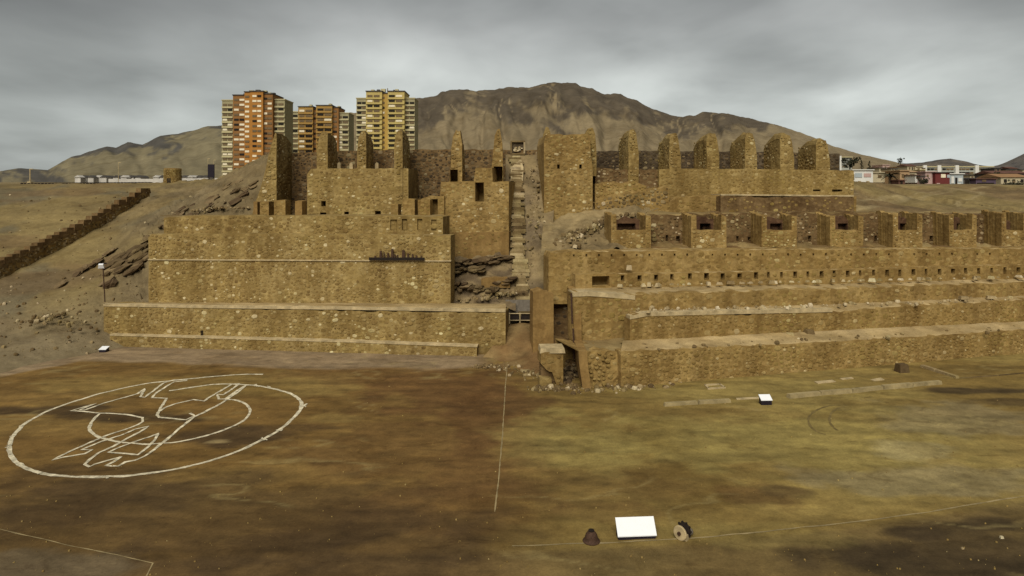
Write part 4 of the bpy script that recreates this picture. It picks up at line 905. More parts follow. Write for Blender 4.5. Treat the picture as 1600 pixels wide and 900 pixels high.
# ================================================================== GATE, PILLARS, RUBBLE
def rocky(x, y, z, u, v): return lerp3((0.105, 0.075, 0.042), (0.20, 0.145, 0.072), ss(.3, .75, fb(x*.5, z*1.1, 2)*.5+.5))
loft('rock_face', [
    [(700, 482, 74.6), (760, 482, 74.2), (806, 484, 74.2)],
    [(700, 458, 76.2), (760, 455, 76.2), (804, 452, 76.6)],
    [(700, 440, 77.0), (760, 438, 77.0), (803, 430, 77.8)],
    [(700, 428, 78.4), (760, 424, 78.6), (803, 412, 79)],
    [(700, 402, 79.6), (760, 400, 79.6), (803, 390, 80.2)]], 60, 60, rocky, 'hill', .25, .5,
    extra=lambda x, y, z, u, v: .55*fb(x*.5, z*1.3, 5)+.35*(((z*.9+x*.35) % 1)-.5)*(.2 < v < .95))
wall('stone_wall', 'small brown rendered wall on the rock face left of the stair', 'wall', Line((750, 76.4), (798, 76.4)), [(752, 436), (775, 433), (797, 434)], [(752, 450), (797, 450)], 1.0, 'plaster', None, rag=.1)
gt = empty('gate_barrier', P(812, 506, 74.2), 'dark barred barrier with a pale rail across the foot of the stair', 'barrier')
MB().box(P(812, 482, 75.2), (3.2, .5, 1.9)).build('rear_wall', M['grey_concrete'], gt)
for a, b in ((797, 811), (814, 830)):
    MB().box((P(a, 496, 74.3)+P(b, 496, 74.3))/2, ((b-a)*74.3/F, .08, .75)).build('mesh_panel', M['rust_black'], gt)
for a in (796, 812.5, 831): MB().tube(P(a, 506, 74.2), P(a, 489, 74.2), .07).build('post', M['capping'], gt)
MB().tube(P(794, 490, 74.15), P(833, 490, 74.15), .05).build('rail', M['capping'], gt)
MB().tube(P(794, 500.5, 74.15), P(833, 500.5, 74.15), .05).build('rail', M['capping'], gt)
loft('earth_mound', [
    [tuple(G(735, 577)), tuple(G(800, 573)), tuple(G(850, 590)), tuple(G(906, 607))],
    [tuple(P(750, 563, 68.3)), tuple(P(800, 555, 68)), tuple(P(850, 562, 66)), tuple(P(897, 584, 62))],
    [tuple(P(775, 535, 70)), tuple(P(805, 528, 70.2)), tuple(P(850, 535, 69)), tuple(P(892.5, 553, 66))],
    [tuple(P(790, 514, 72.2)), tuple(P(812, 506, 72.6)), tuple(P(850, 515, 71.5)), tuple(P(889, 532, 69.5))],
    [tuple(P(790, 507, 75)), tuple(P(812, 505, 75)), tuple(P(850, 508, 74)), tuple(P(893, 525, 72))]], 50, 50, brown_dirt, 'hill', .22, .6, world=True, edge_fade=True)
wall('stone_wall', 'dark grey wall deep in the passage right of the plain pillar', 'wall', Line((858, 70.4), (896, 70.0)), [(858, 475), (896, 474)], [(858, 550), (896, 550)], 1.5, 'wall_brown', 'sparse', 'stone_dark', .05)
wall('pillar', 'plain free standing brown rendered pillar beside the gate', 'pillar', Line((833, 67.6), (865, 67.9)), [(833, 455), (845, 452), (856, 457), (865, 459)], [(833, 562), (865, 562)], 2.0, 'plaster', None, rag=.08)
bp = wall('broken_pillar', 'broken squat pillar with a pale capstone standing on the court', 'pillar', Line((844, 58.7), (880, 59.0)), [(845, 552), (852, 550), (880, 549)], [(845, 568), (856, 580), (866, 582), (868, 607), (880, 608)], 1.6, 'wall_tan', 'sparse', 'stone_cream', .06, rag=.05, step=.25)
o = wall_mesh(Line((844, 59.2), (868, 59.3)), [(845, 570), (856, 577), (868, 582)], [(843, 609), (868, 609)], 1.2, rag=.15, bulge=.15, step=.25); mobj('broken_core', o[0], o[1], M['wall_brown'], bp, weld=True)
o = wall_mesh(Line((843, 58.4), (864, 58.5)), [(843, 590), (862, 592)], [(843, 608), (864, 608)], .9, rag=.1, bulge=.1, step=.25); mobj('lower_course', o[0], o[1], M['wall_olive'], bp, weld=True)
q = P(862, 546, 59.4); MB().box(q+Vector((0, .4, .0)), (2.25, 2.0, .42), .05, .93).build('capstone', M['capping'], bp)

def scatter(name, pts, n, s0, s1, mat, kind=True, label=None, zfun=None):
    """rubble strewn along a photo polyline of (px, py, spread in m, z)"""
    vs = []; fs = []; n0 = 0
    for _ in range(n):
        i = random.randrange(len(pts)-1); t = random.random(); a, b = pts[i], pts[i+1]
        p = Vector([a[0][k]*(1-t)+b[0][k]*t for k in range(3)]); sp = a[1]*(1-t)+b[1]*t
        p += Vector((random.gauss(0, sp), random.gauss(0, sp), 0)); s_ = s0+(s1-s0)*random.random()**2.5
        v, f = STONE_V[random.randrange(12)]; R_ = Matrix.Rotation(random.uniform(0, 6.28), 3, 'Z') @ Matrix.Rotation(random.uniform(-1.5, -1.0), 3, 'X')
        q = (v*np.array((s_, s_*.42, s_*random.uniform(.6, .95)))) @ np.array(R_).T + np.array(p); vs.append(q); fs += [tuple(k+n0 for k in g) for g in f]; n0 += len(q)
    return props(mobj(name, np.concatenate(vs), fs, M[mat]), kind='stuff')
def gp(px, py, sp, z=0.05): return (tuple(G(px, py, z)), sp)
scatter('rubble', [gp(838, 606, .6), gp(880, 607, .7), gp(930, 606, .6), gp(1000, 606, .35), (tuple(RA.P(1150, 598, -.4)), .25), (tuple(RA.P(1300, 586, -.4)), .2), (tuple(RA.P(1600, 556, -.4)), .2)], 420, .10, .6, 'stone_rubble')
scatter('rubble', [gp(745, 572, .5), gp(800, 575, .8), gp(840, 590, .8)], 160, .08, .45, 'stone_rubble')
scatter('rubble', [(tuple(P(872, 600, 60)), .4), (tuple(P(885, 590, 61)), .5), (tuple(P(892, 575, 62.5)), .5)], 150, .2, .8, 'stone_dark')
scatter('rubble', [(tuple(P(826, 440, 78.4)), .5), (tuple(P(835, 372, 81.4)), .6), (tuple(P(840, 312, 85.6)), .7), (tuple(P(840, 250, 90.4)), .6)], 420, .12, .5, 'stone_rubble')
rl = MB()
for (xa, ya, xb, yb, Ya, Yb, n_, th_) in ((706, 412, 798, 404, 79.0, 79.6, 26, .34), (704, 422, 760, 420, 78.0, 78.4, 12, .26), (704, 446, 772, 452, 76.6, 76.4, 20, .36), (776, 440, 800, 436, 77.0, 77.2, 6, .3)):
    for i_ in range(n_):
        t = random.random(); p = P(xa+(xb-xa)*t, ya+(yb-ya)*t+random.gauss(0, 2.2), Ya+(Yb-Ya)*t-.25); kk = random.randrange(12); ln_ = random.uniform(.5, 2.0)
        R_ = Matrix.Rotation(random.uniform(-.35, .35), 3, 'Z') @ Matrix.Rotation(random.uniform(-.28, .12), 3, 'Y') @ Matrix.Rotation(random.uniform(-.3, .3), 3, 'X')
        rl.add([R_ @ Vector(q)+p for q in (STONE_V[kk][0]*np.array((ln_, random.uniform(.5, .9), th_*random.uniform(.6, 1.9)))).tolist()], STONE_V[kk][1])
props(rl.build('rock_ledges', M['rock_grey']), kind='stuff')
scatter('rubble', [(tuple(P(880, 384, 75.6)), .9), (tuple(P(900, 366, 78.6)), .9), (tuple(P(930, 350, 82)), .9), (tuple(P(985, 334, 84.6)), .8)], 420, .2, .9, 'stone_rubble')
scatter('rubble', [(tuple(P(720, 470, 75.6)), .6), (tuple(P(770, 462, 75.8)), .8), (tuple(P(800, 455, 76.4)), .6)], 180, .12, .6, 'stone_rubble')
scatter('rubble', [(tuple(RA.P(1000, 547, 1)), .7), (tuple(RA.P(1250, 535, 1.2)), .7), (tuple(RA.P(1600, 514, 1.2)), .7)], 120, .1, .5, 'stone_rubble')
scatter('rubble', [(tuple(RB.P(1000, 488, 1)), .5), (tuple(RB.P(1250, 482, 1)), .5), (tuple(RB.P(1600, 468, 1)), .5)], 160, .12, .6, 'stone_pale')
def rk(px, py, Y, s_, lab, mat='stone_pale', name='stone_block', tp=.8, sy=.8, sz=.7, g=None):
    c = P(px, py, Y) if Y else G(px, py); props(MB().box(c+Vector((0, 0, s_*sz*.4)), (s_, s_*sy, s_*sz), random.uniform(-.4, .4), tp).build(name, M[mat]), lab, 'stone block', g)
rk(1409, 581, 0, 1.05, 'rounded grey boulder at the foot of the lowest right wall', 'stone_rubble', 'boulder', .8, .8, .8)
rk(820, 581, 0, .8, 'flat white slab lying in the rubble before the gate', 'stone_pale', 'stone_slab', .8, .6, .25)
rk(1506, 467, RB.Y(1506)+1, .9, 'long pale block lying on the second right terrace, left of its twin', sz=.35)
rk(1548, 466, RB.Y(1548)+1, .8, 'pale block lying on the second right terrace, nearest the right edge', sz=.35)
rk(1016, 551, RA.Y(1016)+1.5, 1.1, 'flat pale slab on the lowest right terrace', sz=.2)
rk(1234, 527, RA.Y(1234)+2.5, .8, 'pale broken block sitting midway along the lowest right terrace', sz=.6)
rk(1264, 523, RA.Y(1264)+2.5, .9, 'darker block beside the pale one midway along the lowest right terrace', 'stone_rubble', sz=.6)
rk(983, 421, RE.Y(983)-.8, .6, 'single pale stone perched on the niche band ledge near its left end', sz=.8)
rk(1565, 841, 0, .16, 'small white stone on dark earth at the lower right, right of its neighbour')
rk(1504, 858, 0, .13, 'tiny white stone on dark earth at the lower right corner')
pv = []; pf = []; pn = 0
for _ in range(700):
    px = random.uniform(-60, 1660); py = 570+330*random.random()**.7
    if py < 612 and px > 900: continue
    q_ = G(px, py); s_ = .03+.10*random.random()**4; v, f = STONE_V[random.randrange(12)]
    R_ = Matrix.Rotation(random.uniform(0, 6.28), 3, 'Z') @ Matrix.Rotation(-1.5, 3, 'X')
    pv.append((v*np.array((s_, s_*.5, s_*.8))) @ np.array(R_).T+np.array((q_.x, q_.y, gz(q_.x, q_.y)+.01))); pf += [tuple(k+pn for k in g) for g in f]; pn += len(v)
props(mobj('pebbles', np.concatenate(pv), pf, M['stone_tan']), kind='stuff')
# kerbs on the court
def kerb(pts, w_, h, lab, mat='wall_tan'):
    p = [G(*q) for q in pts]; e = empty('kerb', p[0], lab, 'kerb')
    for i, (a, b) in enumerate(zip(p, p[1:])):
        n = max(1, int((b-a).length/2.4)); rz = math.atan2((b-a).y, (b-a).x)
        for k in range(n):
            c = a+(b-a)*(k+.5)/n; ln = (b-a).length/n*random.uniform(.985, .998); hh = h*random.uniform(.85, 1.1)
            m = MB(); m.box(c+Vector((random.uniform(-.03, .03), random.uniform(-.04, .04), hh/2-.02)), (ln, w_*random.uniform(.85, 1.1), hh), rz+random.uniform(-.012, .012), .95); m.build('kerb_stone', M[mat], e)
kerb([(1037, 634), (1090, 631), (1141, 628.5)], .30, .30, 'short straight stone kerb left of the small white sign', 'kerb')
kerb([(1231, 622), (1330, 613), (1470, 600)], .42, .36, 'long straight stone kerb right of the small white sign', 'kerb')
kerb([(1441, 574), (1463, 581), (1497, 592)], .40, .30, 'slanting stone kerb at the right, meeting the lowest wall', 'stone_rubble')
kerb([(1500, 592), (1560, 587), (1640, 580)], .16, .10, 'thin low kerb running to the right edge from the slanting kerb', 'stone_rubble')
for pts, lab in (([(1150, 623), (1196, 620.5), (1196, 622.5), (1151, 625)], 'narrow pale slab lying just behind the small white sign'), ([(1236, 616), (1320, 609), (1322, 612), (1238, 620)], 'long pale strip of mortar behind the long kerb'),
                 ([(1272, 597), (1300, 594.5), (1306, 597), (1278, 600)], 'pale flat patch slab behind the long kerb'), ([(1360, 594), (1376, 591), (1382, 594), (1366, 596)], 'small pale slab right of the flat patch behind the long kerb'), ([(1312, 592), (1330, 590), (1334, 592), (1316, 594)], 'tiny pale slab between two others near the right wall')):
    p = [G(*q) for q in pts]; v = [(q.x, q.y, -.03) for q in p]+[(q.x, q.y, .07) for q in p]
    props(mobj('slab', v, [(0, 1, 2, 3), (7, 6, 5, 4), (0, 4, 5, 1), (1, 5, 6, 2), (2, 6, 7, 3), (3, 7, 4, 0)], M['capping'], weld=True), lab, 'slab')
fe = empty('slab_frame', G(1117, 605), 'square pale concrete frame set in the ground below the lowest wall', 'frame')
c4 = [G(1102, 602.5), G(1125, 601.5), G(1132, 606.5), G(1107, 608)]
for a, b in zip(c4, c4[1:]+c4[:1]): MB().box((a+b)/2+Vector((0, 0, .05)), ((b-a).length+.12, .16, .14), math.atan2((b-a).y, (b-a).x)).build('side', M['capping'], fe)

# ================================================================== SIGNS AND RELICS ON THE COURT
def sign(c, wd, dp, z0, z1, rz, lab):
    e = empty('info_sign', c, lab, 'sign', 'low white topped information signs'); e.rotation_euler = (0, 0, 0)
    cr, sr = math.cos(rz), math.sin(rz)
    def tr(x, y, z): return (c[0]+x*cr-y*sr, c[1]+x*sr+y*cr, c[2]+z)
    h = wd/2; t = .05
    v = [tr(-h, -dp/2, z0), tr(h, -dp/2, z0), tr(h, dp/2, z1), tr(-h, dp/2, z1)]; v += [(q[0], q[1], q[2]+t) for q in v]
    MB().add(v, [(3, 2, 1, 0), (4, 5, 6, 7), (0, 1, 5, 4), (1, 2, 6, 5), (2, 3, 7, 6), (3, 0, 4, 7)]).build('panel', M['white'], e)
    g = .04; v = [tr(-h+g, -dp/2+g, -.05), tr(h-g, -dp/2+g, -.05), tr(h-g, dp/2-g, -.05), tr(-h+g, dp/2-g, -.05), tr(-h+g, -dp/2+g, z0), tr(h-g, -dp/2+g, z0), tr(h-g, dp/2-g, z1-.03), tr(-h+g, dp/2-g, z1-.03)]
    MB().add(v, [(3, 2, 1, 0), (4, 5, 6, 7), (0, 1, 5, 4), (1, 2, 6, 5), (2, 3, 7, 6), (3, 0, 4, 7)]).build('base_box', M['black'], e)
s0 = G(995, 843); sign((s0.x, s0.y+.25, 0), 1.93, .58, .16, .80, .07, 'large white topped information sign standing between the bell and the machine wheel')
s0 = G(1199, 634); sign((s0.x, s0.y+.4, 0), .92, .55, .36, .66, .05, 'small white topped sign beside the kerbs below the right terraces')
s0 = G(160, 551); sign((s0.x, s0.y+.3, 0), .78, .7, .30, .50, 0, 'smallest white topped sign at the left end of the pale wall foot strip')
c = G(924, 846); be = empty('old_bell', c, 'rusty bell shaped casting standing on the court left of the large sign', 'bell')
MB().lathe(c, [(.41, 0), (.43, .04), (.41, .07), (.33, .09), (.32, .20), (.28, .34), (.21, .45), (.155, .51)], 24).build('bell_body', M['rust'], be, smooth=True)
MB().lathe(c+Vector((0, 0, .50)), [(.14, 0), (.15, .06), (.11, .07)], 16).build('neck', M['rust_black'], be)
c = G(1068, 841); mw = empty('machine_wheel', c, 'rusted piece of old machinery with a pale wheel right of the large sign', 'machinery')
MB().lathe(c+Vector((-.30, 0, .36)), [(.33, -.06), (.36, -.03), (.36, .03), (.33, .06), (.12, .08)], 24, 'x').build('wheel', M['capping'], mw)
MB().lathe(c+Vector((-.30, 0, .36)), [(.09, -.14), (.09, .5)], 12, 'x').build('axle', M['rust'], mw)
MB().lathe(c+Vector((.14, .05, .36)), [(.18, -.10), (.34, -.06), (.34, .06), (.18, .10)], 20, 'x').build('gear', M['rust_black'], mw)
for k in range(10):
    a = k*math.pi/5; MB().box(c+Vector((.14, .05+.36*math.cos(a), .36+.36*math.sin(a))), (.1, .08, .08)).build('tooth', M['rust_black'], mw)
MB().box(c+Vector((-.05, -.12, .12)), (.30, .3, .26), .2, .8).build('footing', M['capping'], mw)
MB().lathe(c+Vector((.48, -.05, .17)), [(.04, -.14), (.14, -.11), (.17, 0), (.14, .11), (.04, .14)], 14, 'x').build('pulley', M['grey_concrete'], mw, smooth=True)
mw.rotation_euler = (0, 0, .75)

# floodlight
c = P(164, 472, 75.4); fl = empty('floodlight', c, 'thin floodlight pole with a pale lamp head at the left end of the lower tier', 'floodlight')
t_ = P(161, 418, 75.4); MB().tube(c, t_, .06).build('pole', M['rust'], fl)
MB().box(t_+Vector((-.15, -.1, .2)), (.62, .35, .45), .3, .75, .5).build('lamp_head', M['white'], fl)
MB().box(t_+Vector((.05, .1, .46)), (.45, .25, .14), .3).build('bracket', M['rust_black'], fl)

# ================================================================== HILLSIDE: CRENELATED WALL, ROCK LEDGES, POLES, SQUAT TOWER
def lw_top(px): return 409-(px/231)*117+5*math.sin(px/231*math.pi)
def lw_bot(px): return lw_top(px)+25-px*.035
cw = empty('boundary_wall', on_hill(115, lw_bot(115)), 'crenelated brown wall climbing the left hillside diagonally', 'wall')
pxs = np.arange(-30, 236, 3.0); bot_ = [on_hill(q, lw_bot(q)) for q in pxs]
ysm = np.convolve(np.pad([b_.y for b_ in bot_], 6, mode='edge'), np.ones(13)/13, 'valid'); ysm = np.maximum.accumulate(ysm)
BW = [(P(q, lw_bot(q)+2.5, y_-.35), P(q, lw_top(q)+5+1.6*nz(q*.13, 3), y_-.35)) for q, y_ in zip(pxs, ysm)]
v = []; f = []
for b_, t_ in BW:
    th = Vector((-.9, 0.1, 0)); n = len(v); m_ = (b_+t_)/2
    v += [b_-Vector((0, 0, .5)), m_+Vector((.06*nz(m_.y*.7, 1), 0, 0)), t_, t_+th, b_+th-Vector((0, 0, .5))]
    if n: f += [(n-5+k, n+k, n+k+1, n-4+k) for k in range(4)]
f += [(0, 1, 2, 3, 4), (n, n+4, n+3, n+2, n+1)]
mobj('masonry', v, f, M['wall_tan'], cw, weld=True)
mb = MB()
for _ in range(500):
    i = random.randrange(len(BW)-1); t = random.random(); u = random.uniform(.05, .95)
    b_ = BW[i][0]*(1-t)+BW[i+1][0]*t; t_ = BW[i][1]*(1-t)+BW[i+1][1]*t; p = b_*(1-u)+t_*u; d = BW[i+1][0]-BW[i][0]
    mb.box(p, (random.uniform(.2, .45), .06, random.uniform(.12, .26)), math.atan2(d.y, d.x), .85)
props(mb.build('small_stones', M['stone_rubble'], cw), kind='stuff')
px = 3.0
while px < 230:
    i = int((px+30)/3.0); p = BW[i][1]; d = BW[i+1][1]-BW[i][1]; rz = math.atan2(d.y, d.x)
    hgt = (6.5-px*.006)*p.y/F+.3; m = MB(); m.box((p.x-.45, p.y, p.z+hgt/2-.32), (1.25+px*.007, .95, hgt), rz, .86)
    m.build('merlon', M['wall_brown'], cw); px += 13-px*.01
MB().box(on_hill(7, 418)+Vector((.2, -.3, .5)), (.7, .4, 1.3)).build('doorway', M['rust_black'], cw)
vs = MB()
def ledge(px, py, ln, th, yaw=.25, off=.25):
    p = on_hill(px, py)-Vector((0, off, 0)); m = MB(); kk = random.randrange(12); m.add((STONE_V[kk][0]*np.array((ln, random.uniform(.5, .9), th*2.2))).tolist(), STONE_V[kk][1])
    R_ = Matrix.Rotation(random.uniform(-.2, .3)+yaw, 3, 'Z') @ Matrix.Rotation(-random.uniform(.45, .62), 3, 'Y') @ Matrix.Rotation(random.uniform(.1, .5), 3, 'X')
    vs.add([R_ @ Vector(q)+p for q in m.v], m.f)
for _ in range(46): ledge(*(lambda u: (168+70*u, 432-42*u+random.uniform(-26, 16)))(random.random()), random.uniform(.9, 3.0), random.uniform(.14, .42))
for _ in range(16): ledge(*(lambda u: (85+95*u, 452-62*u+random.uniform(-3, 3)))(random.random()), random.uniform(.8, 2.0), random.uniform(.08, .2))
for _ in range(60): ledge(*(lambda u: (250+150*u, 345-80*u+random.uniform(0, 40)*(.3+.7*u)))(random.random()), random.uniform(.6, 2.0), random.uniform(.08, .22))
props(vs.build('rock_strata', M['rock_grey']), kind='stuff')
def hill_scatter(poly, n, s0, s1, mat, sp):
    scatter('rubble', [(tuple(on_hill(*q)), sp) for q in poly], n, s0, s1, mat)
hs_v = []; hs_f = []; hs_n = 0
for _ in range(1500):
    px = random.uniform(-40, 420); py = random.uniform(288, 560)
    if px > 225 and py > 370-.35*(px-225): continue
    p = on_hill(px, py); s_ = .08+.45*random.random()**4
    v, f = STONE_V[random.randrange(12)]; R_ = Matrix.Rotation(random.uniform(0, 6.28), 3, 'Z') @ Matrix.Rotation(random.uniform(-1.5, -1.0), 3, 'X')
    hs_v.append((v*np.array((s_, s_*.45, s_*.8))) @ np.array(R_).T+np.array(p)); hs_f += [tuple(k+hs_n for k in g) for g in f]; hs_n += len(v)
props(mobj('rubble', np.concatenate(hs_v), hs_f, M['stone_rubble']), kind='stuff')
hill_scatter([(300, 330), (340, 325), (395, 325)], 150, .15, .6, 'stone_rubble', .8)
scatter('rubble', [(tuple(P(60, 500, 73.2)), 2.0), (tuple(P(90, 490, 74.4)), 1.5), (tuple(P(150, 520, 73.6)), 1.5)], 120, .1, .6, 'stone_rubble')
c = P(270, 284, 134); rt = empty('round_tower', c, 'squat round brown stone tower standing on the plateau edge at left', 'tower')
MB().lathe(c+Vector((0, 0, -.6)), [(1.62, 0), (1.60, .9), (1.58, 1.8), (1.56, 2.7), (1.60, 3.25), (1.5, 3.3), (1.3, 3.1)], 26).build('masonry', M['wall_tan'], rt, weld=True)
v_ = []
for zz in np.arange(0, 2.7, .30):
    for kk in range(22):
        a = (kk+.5*(int(zz/.3) % 2))/22*2*math.pi+random.uniform(-.05, .05)
        MB().box(c+Vector((1.61*math.cos(a), 1.61*math.sin(a), zz-.35)), (.14, .40, .24), a, .9).build('stone', M['stone_tan'], rt) if math.sin(a) < .3 else None
MB().box(c+Vector((.05, -1.62, .2)), (.7, .12, .9)).build('doorway', M['rust_black'], rt)
c = P(330, 284, 134); bs = empty('hoarding', c, 'tall dark board on posts between the round tower and the orange tower block', 'board')
MB().box(c+Vector((0, 0, 2.2)), (1.25, .3, 2.6)).build('board', M['black'], bs)
for dx in (-.45, .45): MB().box(c+Vector((dx, 0, .3)), (.14, .14, 1.7)).build('post', M['black'], bs)
for px, top, Y, lab in ((47, 264, 150, 'pale lamp pole standing alone at the far left of the plateau'), (185, 254, 170, 'thin pole behind the white walled houses'), (325, 248, 190, 'thin pole above the dark board'), (334, 250, 190, 'thin pole nearest the orange tower block')):
    a = P(px, 289, Y); b = P(px, top, Y); e = empty('lamp_pole', a, lab, 'pole', 'thin poles on the plateau')
    MB().tube(a-Vector((0, 0, .5)), b, .07 if px != 47 else .12, 6).build('pole', M['capping'], e); MB().box(b+Vector((.3, 0, 0)), (.7, .18, .12)).build('lamp_head', M['capping'], e)
    if px == 47: MB().box(a+Vector((0, 0, .3)), (1.2, 1.2, .9), 0, .6).build('base', M['capping'], e)
# edge railing on the plateau rim, white wall and gabled roofs behind
fe = empty('railing', P(130, 288, 138), 'dark low railing along the rim of the left plateau', 'railing')
for a in np.arange(34, 236, 5.4):
    p = P(a, 287.2-(a-34)*.006, 138.2); MB().box(p, (.52, .12, .42), 0, .9).build('panel', M['rust_black'], fe)
MB().tube(P(32, 286, 138.2), P(238, 285, 138.2), .06, 6).build('rail', M['rust_black'], fe)
ww = empty('white_wall', P(180, 286, 172), 'long whitish boundary wall on the plateau below the gabled houses', 'wall')
M['whitewash'] = plain('dusty whitewash', (0.50, 0.47, 0.41), .9, .3, .4)
M['roof_grey'] = plain('dark roof', (0.075, 0.068, 0.060), .9, .4, .5)
M['roof_red'] = plain('brown red roof', (0.12, 0.06, 0.042), .9, .4, .5)
for a, b, t in ((170, 255, 279.5), (288, 326, 278), (336, 352, 277)):
    p, q = P(a, 284, 172), P(b, 284, 172); MB().box(((p.x+q.x)/2, 172, p.z+.2), (q.x-p.x, .3, (286-t)*172/F)).build('wall_panel', M['whitewash'], ww)
ORD = ('first','second','third','fourth','fifth','sixth','seventh','eighth','ninth','tenth','eleventh','twelfth','thirteenth','fourteenth','fifteenth')
for i, a in enumerate((125, 134, 145, 156, 165, 184, 196, 207, 218, 246, 256, 289, 299, 312, 321)):
    c = P(a+4, 284, 178+2*(i % 2)); e = empty('house', c, ORD[i]+' gabled house from the left in the row behind the white wall', 'house', 'gabled houses behind the white wall '+('left of' if a < 258 else 'right of')+' the round tower')
    w_, h_ = 1.5, 1.5
    MB().box(c+Vector((0, 0, .4)), (w_, 4, h_)).build('wall', M['whitewash'], e)
    z0 = c.z+.4+h_/2; MB().add([(c.x-w_*.6, c.y-2.2, z0), (c.x+w_*.6, c.y-2.2, z0), (c.x, c.y-2.2, z0+.55), (c.x-w_*.6, c.y+2.2, z0), (c.x+w_*.6, c.y+2.2, z0), (c.x, c.y+2.2, z0+.55)],
        [(0, 1, 2), (3, 5, 4), (0, 2, 5, 3), (1, 4, 5, 2), (0, 3, 4, 1)]).build('roof', M['roof_grey' if i % 3 else 'whitewash'], e)

# ================================================================== APARTMENT TOWERS
M['orange'] = plain('orange render', (0.35, 0.160, 0.034), .8, .15, .3); M['orange_dk'] = plain('brown orange render', (0.235, 0.115, 0.036), .8, .15, .3)
M['yellow'] = plain('yellow render', (0.40, 0.26, 0.065), .8, .15, .3); M['yellow_pl'] = plain('pale yellow render', (0.44, 0.345, 0.12), .8, .15, .3)
M['brown'] = plain('ochre brown render', (0.33, 0.20, 0.055), .8, .15, .3); M['olive_pl'] = plain('pale olive render', (0.30, 0.265, 0.145), .8, .15, .3)
M['slab'] = plain('pale balcony slab', (0.44, 0.385, 0.21), .8, .15, .5)
M['glass_dark'] = plain('dark window', (0.022, 0.018, 0.014), .25, .3); M['glass_mid'] = plain('brown curtained window', (0.15, 0.105, 0.055), .4, .3); M['glass_pale'] = plain('bright blinds', (0.72, 0.64, 0.46), .4, .2)
_wm = {}
def wmesh(mat, sx, sz):
    key = (mat, round(sx, 2), round(sz, 2))
    if key not in _wm:
        b_ = MB().box((0, 0, 0), (sx, .35, sz)); me = bpy.data.meshes.new('window'); me.from_pydata(b_.v, [], b_.f); me.materials.append(M[mat]); _wm[key] = me
    return _wm[key]
def tower(label, Y, blocks, base_py, floor_px, probs):
    zb = P(0, base_py, Y).z-3; cx = ((blocks[0][0]+blocks[-1][1])/2-800)/F*Y
    e = empty('apartment_tower', (cx, Y, zb), label, 'tower block')
    for bi, (a, b, t, fwd, mat, wins) in enumerate(blocks):
        yf = Y-fwd; x0 = (a-800)/F*yf; x1 = (b-800)/F*yf; zt = P(0, t, yf).z; dp = 13+fwd
        MB().box(((x0+x1)/2, yf+dp/2, (zb+zt)/2), (x1-x0, dp, zt-zb)).build('wall', M[mat], e)
        MB().box(((x0+x1)/2, yf+dp/2-.1, zt+.2), (x1-x0+.5, dp+.5, .5)).build('parapet', M['roof_grey'] if fwd else M['slab'], e)
        fh = floor_px*Y/F; n = int((zt-zb-2.4)/fh)
        for k in range(n):
            z = zt-2.3-fh*k
            if P(0, 0, Y) and z < zb+3: break
            for (u0, u1, typ) in wins:
                wx0 = x0+(x1-x0)*u0; wx1 = x0+(x1-x0)*u1
                if typ == 'slab':
                    o = bpy.data.objects.new('balcony', wmesh('slab' if mat == 'olive_pl' else mat, wx1-wx0, .9)); dy = -.35; zz = z-fh*.5
                else:
                    r = random.random(); pr = probs.get(typ, probs['std']); mt = 'glass_dark' if r < pr[0] else ('glass_mid' if r < pr[0]+pr[1] else 'glass_pale')
                    o = bpy.data.objects.new('window', wmesh(mt, wx1-wx0, fh*.40)); dy = 0; zz = z
                COL.objects.link(o); o.parent = e; o.location = ((wx0+wx1)/2-cx, yf+dy-Y-.03, zz-zb)
        if fwd >= 2:
            for q in range(2):
                MB().box((x0+(x1-x0)*random.uniform(.2, .8), yf+random.uniform(3, 8), zt+.9), (random.uniform(1, 2.4), 2, random.uniform(.8, 1.6))).build('roof_tank', M['slab' if q else 'roof_grey'], e)
    return e
pb = {'std': (.25, .45), 'dark': (.55, .38), 'pale': (.06, .34), 'lite': (.10, .62)}
tower('tall orange apartment tower, leftmost of the three tower blocks', 345, [
    (347, 364, 157, 0, 'olive_pl', [(.08, .46, 'lite'), (.54, .94, 'lite'), (0, 1, 'slab')]), (364, 383, 149, 2, 'orange_dk', [(.1, .48, 'std'), (.55, .95, 'pale')]),
    (382, 392, 144, 3.5, 'orange', [(.1, .75, 'pale')]), (391, 411, 143, 4.5, 'orange', [(.18, .50, 'std'), (.56, .86, 'pale')]), (410, 426, 147, 3, 'orange_dk', [(.1, .48, 'std'), (.52, .92, 'lite')]), (425, 445, 156, 0, 'olive_pl', [(.08, .42, 'lite'), (.5, .9, 'dark'), (0, 1, 'slab')])], 285, 7.7, pb)
tower('shorter brown apartment tower standing between the orange and the yellow one', 400, [
    (453, 467, 175, 0, 'olive_pl', [(.2, .85, 'dark'), (0, 1, 'slab')]), (466, 489, 167, 3, 'brown', [(.08, .42, 'pale'), (.50, .95, 'dark'), (.0, 1, 'slab')]), (488, 495, 171, 1, 'orange_dk', [(.3, .8, 'dark')]),
    (494, 519, 165, 4, 'brown', [(.08, .46, 'dark'), (.52, .95, 'lite'), (0, 1, 'slab')]), (518, 529, 168, 2, 'orange_dk', [(.2, .75, 'std')]), (528, 545, 177, 0, 'olive_pl', [(.1, .36, 'lite'), (.45, .92, 'dark'), (0, 1, 'slab')])], 285, 7.9, pb)
